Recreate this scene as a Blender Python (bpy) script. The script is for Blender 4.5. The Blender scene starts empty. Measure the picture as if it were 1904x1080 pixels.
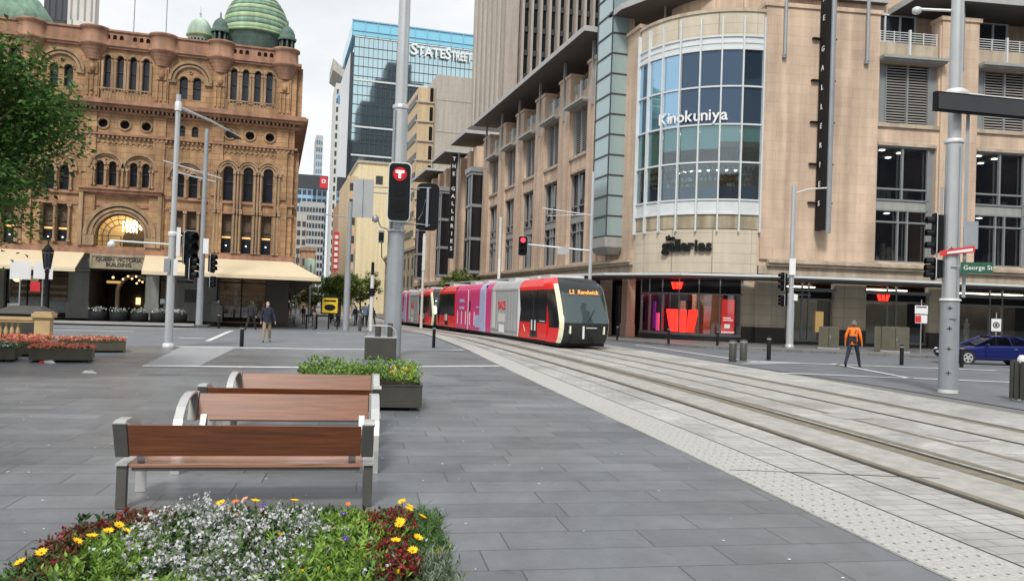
import bpy, bmesh, math, random
from mathutils import Vector, Matrix, geometry
import numpy as np
R = math.radians
random.seed(7)
S = bpy.context.scene
COL = S.collection
# ------------------------------------------------------------------ camera, sky, sun, exposure
A, P, RO = R(16.4), R(0.95), R(2.0)
Fv = Vector((math.sin(A)*math.cos(P), math.cos(A)*math.cos(P), math.sin(P)))
R0 = Vector((math.cos(A), -math.sin(A), 0)); U0 = R0.cross(Fv)
Rv = R0*math.cos(RO)+U0*math.sin(RO); Uv = U0*math.cos(RO)-R0*math.sin(RO)
cam = bpy.data.objects.new('camera', bpy.data.cameras.new('camera')); COL.objects.link(cam)
cm = Matrix((Rv, Uv, -Fv)).transposed().to_4x4(); cm.translation = (0, 0, 2.0)
cam.matrix_world = cm
cam.data.sensor_fit = 'HORIZONTAL'; cam.data.sensor_width = 36; cam.data.lens = 36*1500/1904
cam.data.clip_start = 0.1; cam.data.clip_end = 3000
S.camera = cam
SUN_EL, SUN_AZ = R(48), R(205)          # azimuth clockwise from +Y (the street's far end)
w = bpy.data.worlds.new("World"); S.world = w; w.use_nodes = True
nt = w.node_tree; nt.nodes.clear()
out = nt.nodes.new('ShaderNodeOutputWorld'); bg = nt.nodes.new('ShaderNodeBackground')
sky = nt.nodes.new('ShaderNodeTexSky'); sky.sky_type = 'NISHITA'; sky.sun_disc = False
sky.sun_elevation = SUN_EL; sky.sun_rotation = SUN_AZ; sky.air_density = 1.2; sky.dust_density = 3.0
tc = nt.nodes.new('ShaderNodeTexCoord'); mp = nt.nodes.new('ShaderNodeMapping'); mp.inputs['Scale'].default_value = (1.6, 1.6, 4.5)
nz = nt.nodes.new('ShaderNodeTexNoise'); nz.inputs['Scale'].default_value = 1.7; nz.inputs['Detail'].default_value = 7; nz.inputs['Roughness'].default_value = .55
rp = nt.nodes.new('ShaderNodeValToRGB'); rp.color_ramp.elements[0].position = .36; rp.color_ramp.elements[1].position = .60
rp.color_ramp.elements[0].color = (.78, .78, .78, 1); rp.color_ramp.elements[1].color = (1, 1, 1, 1)
mx = nt.nodes.new('ShaderNodeMixRGB'); mx.inputs[2].default_value = (11.0, 11.15, 11.3, 1)
L_ = nt.links.new
L_(tc.outputs['Generated'], mp.inputs[0]); L_(mp.outputs[0], nz.inputs['Vector']); L_(nz.outputs['Fac'], rp.inputs[0])
L_(rp.outputs[0], mx.inputs[0]); L_(sky.outputs[0], mx.inputs[1]); L_(mx.outputs[0], bg.inputs[0]); L_(bg.outputs[0], out.inputs[0])
bg.inputs[1].default_value = 0.086
sl = bpy.data.lights.new('sun', 'SUN'); sl.energy = 2.6; sl.angle = R(12); sl.color = (1, .95, .87)
so = bpy.data.objects.new('sun', sl); COL.objects.link(so)
sd = Vector((math.sin(SUN_AZ)*math.cos(SUN_EL), math.cos(SUN_AZ)*math.cos(SUN_EL), math.sin(SUN_EL)))
so.rotation_euler = sd.to_track_quat('Z', 'Y').to_euler()
S.view_settings.view_transform = 'Standard'; S.view_settings.look = 'None'
S.view_settings.exposure = 0.12; S.view_settings.gamma = 1
# ------------------------------------------------------------------ materials
MATS = {}
def nodes(name):
    m = bpy.data.materials.new(name); m.use_nodes = True; MATS[name] = m
    n = m.node_tree; b = n.nodes['Principled BSDF']
    return m, n, b
def pmat(name, col, rough=.7, metal=0, var=.18, scale=1.5, bump=0, bscale=30, spec=.5, stain=0, streak=0):
    m, n, b = nodes(name)
    b.inputs['Roughness'].default_value = rough; b.inputs['Metallic'].default_value = metal
    b.inputs['Specular IOR Level'].default_value = spec
    g = n.nodes.new('ShaderNodeNewGeometry'); t = n.nodes.new('ShaderNodeTexNoise')
    t.inputs['Scale'].default_value = scale; t.inputs['Detail'].default_value = 6; t.inputs['Roughness'].default_value = .65
    n.links.new(g.outputs['Position'], t.inputs['Vector'])
    r = n.nodes.new('ShaderNodeMapRange'); r.inputs['From Min'].default_value = .25; r.inputs['From Max'].default_value = .75
    r.inputs['To Min'].default_value = 1-var; r.inputs['To Max'].default_value = 1+var
    n.links.new(t.outputs['Fac'], r.inputs['Value'])
    mul = n.nodes.new('ShaderNodeVectorMath'); mul.operation = 'SCALE'; mul.inputs[0].default_value = col
    n.links.new(r.outputs[0], mul.inputs['Scale'])
    last = mul.outputs[0]
    if streak:
        mp = n.nodes.new('ShaderNodeMapping'); mp.inputs['Scale'].default_value = (2.2, 2.2, .12)
        t2 = n.nodes.new('ShaderNodeTexNoise'); t2.inputs['Scale'].default_value = 1.0; t2.inputs['Detail'].default_value = 5
        n.links.new(g.outputs['Position'], mp.inputs[0]); n.links.new(mp.outputs[0], t2.inputs['Vector'])
        r2 = n.nodes.new('ShaderNodeMapRange'); r2.inputs['From Min'].default_value = .35; r2.inputs['From Max'].default_value = .65
        r2.inputs['To Min'].default_value = 1-streak; r2.inputs['To Max'].default_value = 1+streak*.4
        n.links.new(t2.outputs['Fac'], r2.inputs['Value'])
        m2 = n.nodes.new('ShaderNodeVectorMath'); m2.operation = 'SCALE'
        n.links.new(last, m2.inputs[0]); n.links.new(r2.outputs[0], m2.inputs['Scale']); last = m2.outputs[0]
    n.links.new(last, b.inputs['Base Color'])
    if bump:
        t3 = n.nodes.new('ShaderNodeTexNoise'); t3.inputs['Scale'].default_value = bscale; t3.inputs['Detail'].default_value = 4
        n.links.new(g.outputs['Position'], t3.inputs['Vector'])
        bp = n.nodes.new('ShaderNodeBump'); bp.inputs['Strength'].default_value = bump; bp.inputs['Distance'].default_value = .02
        n.links.new(t3.outputs['Fac'], bp.inputs['Height']); n.links.new(bp.outputs[0], b.inputs['Normal'])
    return m
def brick(name, c1, c2, mortar, bw, bh, msize=.012, rough=.8, vert=True, rot=0, var=.2, bump=.3, offset=.5, spec=.4, streak=0, bias=0, vscale=.8):
    m, n, b = nodes(name)
    b.inputs['Roughness'].default_value = rough; b.inputs['Specular IOR Level'].default_value = spec
    g = n.nodes.new('ShaderNodeNewGeometry')
    if vert:
        sx = n.nodes.new('ShaderNodeSeparateXYZ'); n.links.new(g.outputs['Position'], sx.inputs[0])
        ad = n.nodes.new('ShaderNodeMath'); n.links.new(sx.outputs[0], ad.inputs[0]); n.links.new(sx.outputs[1], ad.inputs[1])
        cb = n.nodes.new('ShaderNodeCombineXYZ'); n.links.new(ad.outputs[0], cb.inputs[0]); n.links.new(sx.outputs[2], cb.inputs[1])
        vec = cb.outputs[0]
    else:
        mp = n.nodes.new('ShaderNodeMapping'); mp.inputs['Rotation'].default_value = (0, 0, rot)
        n.links.new(g.outputs['Position'], mp.inputs[0]); vec = mp.outputs[0]
    br = n.nodes.new('ShaderNodeTexBrick'); br.offset = offset; br.squash = 1.6 if not vert else 1; br.squash_frequency = 3; br.offset_frequency = 2
    br.inputs['Color1'].default_value = (*c1, 1); br.inputs['Color2'].default_value = (*c2, 1); br.inputs['Mortar'].default_value = (*mortar, 1)
    br.inputs['Scale'].default_value = 1; br.inputs['Mortar Size'].default_value = msize; br.inputs['Mortar Smooth'].default_value = .1
    br.inputs['Brick Width'].default_value = bw; br.inputs['Row Height'].default_value = bh; br.inputs['Bias'].default_value = bias
    n.links.new(vec, br.inputs['Vector'])
    t = n.nodes.new('ShaderNodeTexNoise'); t.inputs['Scale'].default_value = vscale; t.inputs['Detail'].default_value = 8; t.inputs['Roughness'].default_value = .7
    n.links.new(g.outputs['Position'], t.inputs['Vector'])
    r = n.nodes.new('ShaderNodeMapRange'); r.inputs['From Min'].default_value = .3; r.inputs['From Max'].default_value = .7
    r.inputs['To Min'].default_value = 1-var; r.inputs['To Max'].default_value = 1+var
    n.links.new(t.outputs['Fac'], r.inputs['Value'])
    mul = n.nodes.new('ShaderNodeVectorMath'); mul.operation = 'SCALE'
    n.links.new(br.outputs['Color'], mul.inputs[0]); n.links.new(r.outputs[0], mul.inputs['Scale'])
    last = mul.outputs[0]
    if not vert:
        td = n.nodes.new('ShaderNodeTexNoise'); td.inputs['Scale'].default_value = .22; td.inputs['Detail'].default_value = 9; td.inputs['Roughness'].default_value = .75; td.inputs['Distortion'].default_value = 1.2
        n.links.new(g.outputs['Position'], td.inputs['Vector'])
        rd = n.nodes.new('ShaderNodeMapRange'); rd.inputs['From Min'].default_value = .38; rd.inputs['From Max'].default_value = .62; rd.inputs['To Min'].default_value = .80; rd.inputs['To Max'].default_value = 1.14
        n.links.new(td.outputs['Fac'], rd.inputs['Value'])
        md = n.nodes.new('ShaderNodeVectorMath'); md.operation = 'SCALE'; n.links.new(last, md.inputs[0]); n.links.new(rd.outputs[0], md.inputs['Scale'])
        ts = n.nodes.new('ShaderNodeTexNoise'); ts.inputs['Scale'].default_value = 3.2; ts.inputs['Detail'].default_value = 3; n.links.new(g.outputs['Position'], ts.inputs['Vector'])
        rs_ = n.nodes.new('ShaderNodeMapRange'); rs_.inputs['From Min'].default_value = .66; rs_.inputs['From Max'].default_value = .76; rs_.inputs['To Min'].default_value = 1; rs_.inputs['To Max'].default_value = .72
        n.links.new(ts.outputs['Fac'], rs_.inputs['Value'])
        me_ = n.nodes.new('ShaderNodeVectorMath'); me_.operation = 'SCALE'; n.links.new(md.outputs[0], me_.inputs[0]); n.links.new(rs_.outputs[0], me_.inputs['Scale']); last = me_.outputs[0]
        rr2 = n.nodes.new('ShaderNodeMapRange'); rr2.inputs['To Min'].default_value = rough-.15; rr2.inputs['To Max'].default_value = rough+.2
        n.links.new(td.outputs['Fac'], rr2.inputs['Value']); n.links.new(rr2.outputs[0], b.inputs['Roughness'])
    if streak:
        mp2 = n.nodes.new('ShaderNodeMapping'); mp2.inputs['Scale'].default_value = (1.6, 1.6, .1)
        t2 = n.nodes.new('ShaderNodeTexNoise'); t2.inputs['Detail'].default_value = 5; t2.inputs['Scale'].default_value = 1
        n.links.new(g.outputs['Position'], mp2.inputs[0]); n.links.new(mp2.outputs[0], t2.inputs['Vector'])
        r2 = n.nodes.new('ShaderNodeMapRange'); r2.inputs['From Min'].default_value = .35; r2.inputs['From Max'].default_value = .65
        r2.inputs['To Min'].default_value = 1-streak; r2.inputs['To Max'].default_value = 1+streak*.3
        n.links.new(t2.outputs['Fac'], r2.inputs['Value'])
        m2 = n.nodes.new('ShaderNodeVectorMath'); m2.operation = 'SCALE'
        n.links.new(last, m2.inputs[0]); n.links.new(r2.outputs[0], m2.inputs['Scale']); last = m2.outputs[0]
    n.links.new(last, b.inputs['Base Color'])
    t3 = n.nodes.new('ShaderNodeTexNoise'); t3.inputs['Scale'].default_value = 40; t3.inputs['Detail'].default_value = 4
    n.links.new(g.outputs['Position'], t3.inputs['Vector'])
    mh = n.nodes.new('ShaderNodeMath'); mh.operation = 'MULTIPLY_ADD'; mh.inputs[1].default_value = -1.0
    n.links.new(br.outputs['Fac'], mh.inputs[0]); n.links.new(t3.outputs['Fac'], mh.inputs[2])
    bp = n.nodes.new('ShaderNodeBump'); bp.inputs['Strength'].default_value = bump; bp.inputs['Distance'].default_value = .01
    n.links.new(mh.outputs[0], bp.inputs['Height']); n.links.new(bp.outputs[0], b.inputs['Normal'])
    return m
def emat(name, col, st):
    m, n, b = nodes(name)
    b.inputs['Base Color'].default_value = (*col, 1); b.inputs['Emission Color'].default_value = (*col, 1); b.inputs['Emission Strength'].default_value = st
    return m
def glass(name, col, metal=.5, rough=.04, bump=.02, bscale=.6):
    m, n, b = nodes(name)
    b.inputs['Base Color'].default_value = (*col, 1); b.inputs['Metallic'].default_value = metal; b.inputs['Roughness'].default_value = rough
    g = n.nodes.new('ShaderNodeNewGeometry'); t = n.nodes.new('ShaderNodeTexNoise'); t.inputs['Scale'].default_value = bscale
    n.links.new(g.outputs['Position'], t.inputs['Vector'])
    bp = n.nodes.new('ShaderNodeBump'); bp.inputs['Strength'].default_value = bump; bp.inputs['Distance'].default_value = .3
    n.links.new(t.outputs['Fac'], bp.inputs['Height']); n.links.new(bp.outputs[0], b.inputs['Normal'])
    return m
def clear(name, tint=(.75, .8, .8), refl=.25):
    m, n, b = nodes(name)
    n.nodes.remove(b); o = n.nodes['Material Output']
    tr = n.nodes.new('ShaderNodeBsdfTransparent'); tr.inputs[0].default_value = (*tint, 1)
    gl = n.nodes.new('ShaderNodeBsdfGlossy'); gl.inputs['Roughness'].default_value = .03; gl.inputs[0].default_value = (.9, .95, 1, 1)
    fr = n.nodes.new('ShaderNodeLayerWeight'); fr.inputs[0].default_value = .25
    r = n.nodes.new('ShaderNodeMapRange'); r.inputs['To Min'].default_value = refl*.55; r.inputs['To Max'].default_value = min(1, refl*2.6)
    n.links.new(fr.outputs['Fresnel'], r.inputs['Value'])
    mx = n.nodes.new('ShaderNodeMixShader'); n.links.new(r.outputs[0], mx.inputs[0]); n.links.new(tr.outputs[0], mx.inputs[1]); n.links.new(gl.outputs[0], mx.inputs[2])
    n.links.new(mx.outputs[0], o.inputs[0])
    return m
PLAZA_ROT = R(6)
brick('bluestone', (.132, .145, .160), (.180, .194, .210), (.072, .080, .090), 1.25, .5, .008, .40, vert=False, rot=PLAZA_ROT, var=.22, bump=.25, spec=.6, vscale=.7)
brick('granite_sett', (.36, .36, .345), (.43, .43, .41), (.25, .25, .24), .42, .21, .010, .7, vert=False, rot=R(4), var=.2, bump=.3)
pmat('granite_slab', (.31, .32, .335), .7, var=.16, scale=2.5, bump=.2)
pmat('tactile', (.42, .42, .405), .75, var=.32, scale=22, bump=.5)
pmat('stud', (.36, .36, .355), .7)
pmat('rail_steel', (.075, .068, .06), .45, .6, var=.3, scale=3)
pmat('track_dirt', (.19, .165, .125), .85, var=.35, scale=4)
pmat('track_fill', (.36, .355, .335), .75, var=.3, scale=3)
pmat('asphalt', (.14, .152, .168), .72, var=.22, scale=.7, bump=.4, bscale=60)
pmat('asphalt_light', (.18, .195, .215), .7, var=.18, scale=.7, bump=.4, bscale=60)
pmat('land', (.16, .16, .16), .8)
pmat('paint_white', (.74, .76, .78), .55, var=.2, scale=3.5)
pmat('kerb_stone', (.34, .34, .335), .7, bump=.2)
brick('footpath', (.145, .148, .15), (.19, .192, .195), (.08, .08, .08), .9, .45, .01, .6, vert=False, rot=0)
brick('sandstone', (.36, .215, .115), (.45, .28, .155), (.20, .12, .07), .9, .38, .012, .85, var=.36, bump=.6, streak=.36, vscale=.5)
pmat('sandstone_trim', (.34, .235, .145), .85, var=.28, scale=1.3, bump=.5, bscale=14, streak=.3)
pmat('terracotta_stone', (.34, .19, .125), .85, var=.28, scale=.9, bump=.5, bscale=14, streak=.3)
pmat('grey_granite', (.20, .21, .20), .6, var=.2, scale=1.2, bump=.2, streak=.2)
pmat('dark_stone', (.05, .047, .045), .5, var=.2)
brick('beige_stone', (.60, .455, .345), (.64, .49, .375), (.49, .37, .28), 1.15, .6, .010, .75, var=.16, bump=.2, offset=.5, streak=.24, vscale=.35)
brick('cream_panel', (.56, .50, .40), (.60, .54, .43), (.33, .29, .23), 1.3, .62, .012, .7, var=.1, bump=.15, offset=0, streak=.1)
pmat('beige_trim', (.47, .40, .31), .7, var=.15, streak=.25)
pmat('panel_grey', (.33, .345, .33), .5, var=.1, streak=.1)
pmat('roof_grey', (.105, .10, .097), .6, var=.12)
pmat('fascia_light', (.42, .43, .43), .5, var=.1)
pmat('frame_grey', (.27, .29, .305), .45, .2, var=.1)
pmat('frame_dark', (.055, .06, .068), .45, .2, var=.1)
pmat('frame_white', (.62, .66, .68), .45, var=.08)
pmat('slat_grey', (.36, .35, .34), .5, var=.1)
pmat('black', (.006, .0065, .007), .5, var=.1, spec=.2)
pmat('matte_black', (.009, .0095, .011), .7, var=.2, spec=.25)
pmat('dark_void', (.02, .022, .024), .9, var=.2)
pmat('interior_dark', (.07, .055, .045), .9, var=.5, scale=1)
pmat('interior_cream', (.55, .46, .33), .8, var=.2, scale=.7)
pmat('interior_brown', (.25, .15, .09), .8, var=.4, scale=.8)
glass('glass_dark', (.055, .066, .08), .32); glass('glass_dark_reflection', (.075, .115, .175), .7, .03, .03, .3); glass('glass_pale', (.50, .66, .60), .35, .10, .03, .3); glass('glass_screen', (.08, .11, .115), .4, .05, .12, 1.2)
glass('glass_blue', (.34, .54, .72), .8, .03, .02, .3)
glass('glass_teal', (.36, .48, .50), .3, .12)
glass('glass_tower', (.52, .70, .74), .92, .03, .02, .05)
glass('glass_crown', (.26, .62, .78), .35, .12)
glass('glass_black', (.012, .013, .018), .0, .15)
glass('glass_qvb', (.02, .027, .04), .12, .1)
clear('shop_glass', (.82, .86, .86), .14)
clear('car_glass', (.30, .34, .36), .25)
clear('tram_glass', (.20, .23, .25), .28)
clear('window_glass', (.62, .66, .68), .32); clear('bay_glass', (.66, .78, .80), .20)
pmat('copper_green', (.20, .33, .25), .75, var=.35, scale=2, bump=.2, streak=.35)
pmat('copper_light', (.36, .50, .30), .65, var=.25, scale=1.5, streak=.25)
pmat('copper_pale', (.42, .55, .46), .7, var=.2, scale=2, streak=.3)
pmat('copper_dark', (.09, .15, .13), .8, var=.35, scale=2)
pmat('awning_cream', (.66, .56, .39), .8, var=.06)
pmat('concrete_pale', (.45, .43, .39), .8, var=.1, streak=.15)
pmat('concrete_warm', (.58, .46, .30), .8, var=.1, streak=.15)
pmat('yellow_render', (.78, .69, .46), .8, var=.06, streak=.1)
pmat('cream_fin', (.36, .325, .295), .7, var=.08, streak=.15)
pmat('old_stone', (.36, .31, .22), .85, var=.25, streak=.3)
pmat('brown_stone', (.42, .26, .16), .85, var=.2, streak=.3)
pmat('white_wall', (.60, .60, .58), .7, var=.08)
pmat('grey_wall', (.40, .41, .41), .7, var=.12)
pmat('steel_pole', (.52, .55, .57), .38, .35, var=.08, streak=.1)
pmat('steel_dull', (.33, .36, .39), .5, .3, var=.12, streak=.12)
pmat('steel_white', (.66, .68, .68), .4, .1, var=.08)
pmat('brushed', (.56, .57, .57), .4, .5, var=.1, scale=6)
pmat('signal_body', (.006, .008, .011), .55, var=.2, spec=.2)
pmat('sign_back', (.42, .44, .46), .5, .3, var=.1)
pmat('sign_white', (.78, .79, .80), .5, var=.06)
pmat('sign_red', (.62, .03, .04), .5, var=.06)
pmat('sign_green', (.01, .10, .06), .5, var=.06)
pmat('sign_yellow', (.75, .52, .03), .5, var=.06)
pmat('tram_red', (.80, .022, .022), .28, var=.05)
pmat('tram_grey', (.43, .44, .45), .4, var=.08, streak=.1)
pmat('tram_pink', (.64, .05, .20), .38, var=.08)
pmat('tram_lilac', (.42, .45, .66), .4, var=.08)
pmat('tram_cream', (.86, .88, .62), .3, var=.03)
pmat('tram_dark', (.018, .022, .024), .25, var=.1)
pmat('tram_roof', (.55, .56, .56), .5, var=.1)
pmat('rubber', (.02, .02, .02), .8)
pmat('planter_grey', (.052, .052, .046), .55, var=.2, scale=2.5, streak=.15)
pmat('planter_olive', (.11, .105, .075), .55, var=.2, scale=2.5, streak=.15)
pmat('soil', (.035, .025, .018), .95)
pmat('balustrade_stone', (.50, .36, .19), .8, var=.2, scale=2, bump=.3)
pmat('leg_steel', (.13, .13, .125), .42, .5, var=.15, scale=5)
pmat('goods', (.45, .40, .34), .6, var=.6, scale=5)
pmat('goods_red', (.30, .08, .06), .6, var=.8, scale=6)
pmat('blue_shelf', (.02, .07, .16), .5, var=.2)
pmat('skin', (.50, .30, .21), .55, var=.05)
pmat('hivis', (.95, .22, .02), .6, var=.1, scale=8)
pmat('navy', (.018, .022, .045), .8, var=.25, scale=8)
pmat('dark_cloth', (.022, .022, .026), .85, var=.25, scale=8)
pmat('khaki', (.30, .24, .15), .85, var=.15, scale=8)
pmat('denim', (.13, .18, .25), .85, var=.2, scale=8)
pmat('hair', (.03, .02, .014), .7)
pmat('cap_grey', (.20, .20, .18), .8)
pmat('shoe_white', (.7, .7, .7), .6)
pmat('shoe_black', (.02, .02, .02), .5)
pmat('car_blue', (.012, .02, .15), .22, .35, var=.06)
pmat('chrome', (.7, .7, .72), .2, .9, var=.05)
pmat('bark', (.12, .085, .06), .9, var=.3, scale=8, bump=.6)
pmat('pink_mannequin', (.6, .6, .58), .6)
emat('lamp_warm', (1, .76, .38), 9.0); emat('lamp_globe', (1, .70, .34), 1.6); pmat('navy_wall', (.02, .03, .05), .9); emat('lamp_white', (1, .97, .9), 8.0)
emat('neon_red', (1, .022, .012), 3.4); emat('red_sign_lit', (.95, .035, .03), .55); emat('signal_red', (1, .02, .03), 6)
emat('signal_t', (1, .42, .36), 5); emat('signal_halo', (.42, .0, .012), .12); emat('display', (1, .42, .10), .8); emat('display_white', (.9, .95, .9), .8)
emat('purple_lit', (.20, .03, .35), .35); emat('pink_lit', (1, .10, .28), .8); emat('ceiling_glow', (1, .88, .68), 9.0)
emat('gold_lit', (1, .58, .20), .55)
def wood(name, c, rough=.35):
    m, n, b = nodes(name); b.inputs['Roughness'].default_value = rough
    g = n.nodes.new('ShaderNodeTexCoord'); mp = n.nodes.new('ShaderNodeMapping'); mp.inputs['Scale'].default_value = (1.2, 14, 26)
    t = n.nodes.new('ShaderNodeTexNoise'); t.inputs['Scale'].default_value = 1.4; t.inputs['Detail'].default_value = 7; t.inputs['Distortion'].default_value = .6
    r = n.nodes.new('ShaderNodeValToRGB'); r.color_ramp.elements[0].position = .3; r.color_ramp.elements[1].position = .72
    r.color_ramp.elements[0].color = (*[x*.6 for x in c], 1); r.color_ramp.elements[1].color = (*[x*1.3 for x in c], 1)
    n.links.new(g.outputs['Object'], mp.inputs[0]); n.links.new(mp.outputs[0], t.inputs['Vector']); n.links.new(t.outputs['Fac'], r.inputs[0])
    n.links.new(r.outputs[0], b.inputs['Base Color'])
    bp = n.nodes.new('ShaderNodeBump'); bp.inputs['Strength'].default_value = .15; n.links.new(t.outputs['Fac'], bp.inputs['Height']); n.links.new(bp.outputs[0], b.inputs['Normal'])
wood('wood_dark', (.19, .058, .02)); wood('wood_mid', (.19, .062, .022)); wood('wood_seat', (.38, .20, .14), .22)
def leaf(name, c, var=.5, scale=9, trans=.25):
    m, n, b = nodes(name); b.inputs['Roughness'].default_value = .5; b.inputs['Specular IOR Level'].default_value = .35
    g = n.nodes.new('ShaderNodeNewGeometry'); t = n.nodes.new('ShaderNodeTexNoise'); t.inputs['Scale'].default_value = scale
    n.links.new(g.outputs['Position'], t.inputs['Vector'])
    ad = n.nodes.new('ShaderNodeMath'); n.links.new(t.outputs['Fac'], ad.inputs[0]); n.links.new(g.outputs['Random Per Island'], ad.inputs[1])
    r = n.nodes.new('ShaderNodeMapRange'); r.inputs['From Min'].default_value = .4; r.inputs['From Max'].default_value = 1.6
    r.inputs['To Min'].default_value = 1-var; r.inputs['To Max'].default_value = 1+var
    n.links.new(ad.outputs[0], r.inputs['Value'])
    mul = n.nodes.new('ShaderNodeVectorMath'); mul.operation = 'SCALE'; mul.inputs[0].default_value = c
    n.links.new(r.outputs[0], mul.inputs['Scale']); n.links.new(mul.outputs[0], b.inputs['Base Color'])
    b.inputs['Transmission Weight'].default_value = 0
    tl = n.nodes.new('ShaderNodeBsdfTranslucent'); mx = n.nodes.new('ShaderNodeMixShader'); mx.inputs[0].default_value = trans
    n.links.new(mul.outputs[0], tl.inputs[0]); n.links.new(b.outputs[0], mx.inputs[1]); n.links.new(tl.outputs[0], mx.inputs[2])
    n.links.new(mx.outputs[0], n.nodes['Material Output'].inputs[0])
leaf('leaf_tree', (.075, .165, .035), .6, 1.2, .3); leaf('leaf_street', (.15, .22, .05), .5, 1.2, .3)
leaf('leaf_lime', (.20, .33, .055)); leaf('leaf_green', (.08, .16, .045)); leaf('leaf_grey', (.17, .22, .15)); leaf('leaf_maroon', (.15, .072, .032))
leaf('leaf_dark', (.035, .07, .02))
leaf('petal_white', (.66, .66, .70), .25); leaf('petal_yellow', (1.0, .68, .012), .12); leaf('petal_orange', (.90, .28, .08), .15); leaf('petal_purple', (.10, .03, .42), .3)
leaf('petal_red', (.26, .022, .03), .5); leaf('petal_coral', (.78, .21, .15), .35); leaf('petal_salmon', (.85, .42, .31), .3); leaf('daisy_eye', (.45, .16, .02), .2)
# ------------------------------------------------------------------ mesh helpers
def fr_id(u, wd, z): return (u, wd, z)
def fr_qvb(u, wd, z): return (u, 58-wd, z)
def fr_left(u, wd, z): return (23.1-wd, -u, z)         # west facade, u = -Y
RE = (math.sin(R(99.5)), math.cos(R(99.5))); RN = (RE[1], -RE[0])
def fr_right(u, wd, z): return (29.2+RE[0]*u+RN[0]*wd, 43.3+RE[1]*u+RN[1]*wd, z)
BC = (29.2, 49.5); BR = 6.15
def fr_bay(u, wd, z):                                   # u = angle in degrees around the corner (0 = west end, 90 = south end)
    a = R(u); r = BR+wd
    return (BC[0]-r*math.cos(a), BC[1]-r*math.sin(a), z)
def gz(y): return -0.015*min(max(0, y-45), 85)
class MB:
    def __init__(s, fr=fr_id): s.v = []; s.f = []; s.m = []; s.fr = fr; s.cur = 0; s.smooth = set(); s.ch = []
    def mat(s, i): s.cur = i; return s
    def add(s, vs, fs, sm=False):
        n = len(s.v); s.v += [s.fr(*p) for p in vs]; s.ch.append((n, len(s.v), len(s.f), len(s.f)+len(fs)))
        for f in fs:
            s.f.append([n+i for i in f]); s.m.append(s.cur)
            if sm: s.smooth.add(len(s.f)-1)
        return s
    def box(s, x0, x1, y0, y1, z0, z1):
        return s.add([(x0,y0,z0),(x1,y0,z0),(x1,y1,z0),(x0,y1,z0),(x0,y0,z1),(x1,y0,z1),(x1,y1,z1),(x0,y1,z1)],
                     [(0,3,2,1),(4,5,6,7),(0,1,5,4),(1,2,6,5),(2,3,7,6),(3,0,4,7)])
    def hexa(s, p): return s.add(p, [(0,3,2,1),(4,5,6,7),(0,1,5,4),(1,2,6,5),(2,3,7,6),(3,0,4,7)])
    def prism(s, poly, z0, z1):
        n = len(poly)
        return s.add([(x,y,z0) for x,y in poly]+[(x,y,z1) for x,y in poly], [list(range(n))[::-1], list(range(n,2*n))]+[(i,(i+1)%n,n+(i+1)%n,n+i) for i in range(n)])
    def extr(s, poly, w0, w1):                           # polygon in (u,z), extruded along w
        n = len(poly)
        return s.add([(x,w0,z) for x,z in poly]+[(x,w1,z) for x,z in poly], [list(range(n))[::-1], list(range(n,2*n))]+[(i,(i+1)%n,n+(i+1)%n,n+i) for i in range(n)])
    def tube(s, pts, r, n=10, cap=True):
        pts = [Vector(p) for p in pts]; rs = r if isinstance(r, (list, tuple)) else [r]*len(pts)
        vs = []; fs = []
        for i, p in enumerate(pts):
            d = (pts[min(i+1, len(pts)-1)]-pts[max(i-1, 0)]).normalized()
            a = d.cross(Vector((0,0,1))) if abs(d.z) < .95 else d.cross(Vector((1,0,0)))
            a.normalize(); b = d.cross(a)
            for k in range(n):
                t = 2*math.pi*k/n; q = p+(a*math.cos(t)+b*math.sin(t))*rs[i]; vs.append(tuple(q))
        for i in range(len(pts)-1):
            for k in range(n): fs.append((i*n+k, i*n+(k+1)%n, (i+1)*n+(k+1)%n, (i+1)*n+k))
        s.add(vs, fs, True)
        if cap: s.add([vs[k] for k in range(n)], [list(range(n))[::-1]]); s.add(vs[-n:], [list(range(n))])
        return s
    def lathe(s, prof, cx=0, cy=0, n=24, a0=0, a1=360, wob=None):
        vs = []; fs = []; full = abs(a1-a0) >= 359.9; m = n if full else n+1
        for r, z in prof:
            for k in range(m):
                t = R(a0+(a1-a0)*k/n); q = r*(wob(t, z) if wob else 1)
                vs.append((cx+q*math.cos(t), cy+q*math.sin(t), z))
        for i in range(len(prof)-1):
            for k in range(n):
                k2 = (k+1) % m if full else k+1
                fs.append((i*m+k, i*m+k2, (i+1)*m+k2, (i+1)*m+k))
        return s.add(vs, fs, True)
    def ring(s, u, z, r0, r1, w0, w1, a0=0, a1=180, n=20):   # arch band in the (u,z) plane
        for k in range(n):
            t0 = R(a0+(a1-a0)*k/n); t1 = R(a0+(a1-a0)*(k+1)/n)
            q = [(u+r*math.cos(t), z+r*math.sin(t)) for r, t in ((r0,t0),(r1,t0),(r1,t1),(r0,t1))]
            s.hexa([(q[0][0],w0,q[0][1]),(q[1][0],w0,q[1][1]),(q[2][0],w0,q[2][1]),(q[3][0],w0,q[3][1]),
                    (q[0][0],w1,q[0][1]),(q[1][0],w1,q[1][1]),(q[2][0],w1,q[2][1]),(q[3][0],w1,q[3][1])])
        return s
    def sphere(s, c, r, n=10, m=6, sq=(1,1,1)):
        vs = []; fs = []
        for i in range(m+1):
            t = math.pi*i/m
            for k in range(n):
                a = 2*math.pi*k/n; vs.append((c[0]+r*sq[0]*math.sin(t)*math.cos(a), c[1]+r*sq[1]*math.sin(t)*math.sin(a), c[2]+r*sq[2]*math.cos(t)))
        for i in range(m):
            for k in range(n): fs.append((i*n+k, i*n+(k+1)%n, (i+1)*n+(k+1)%n, (i+1)*n+k))
        return s.add(vs, fs, True)
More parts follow.
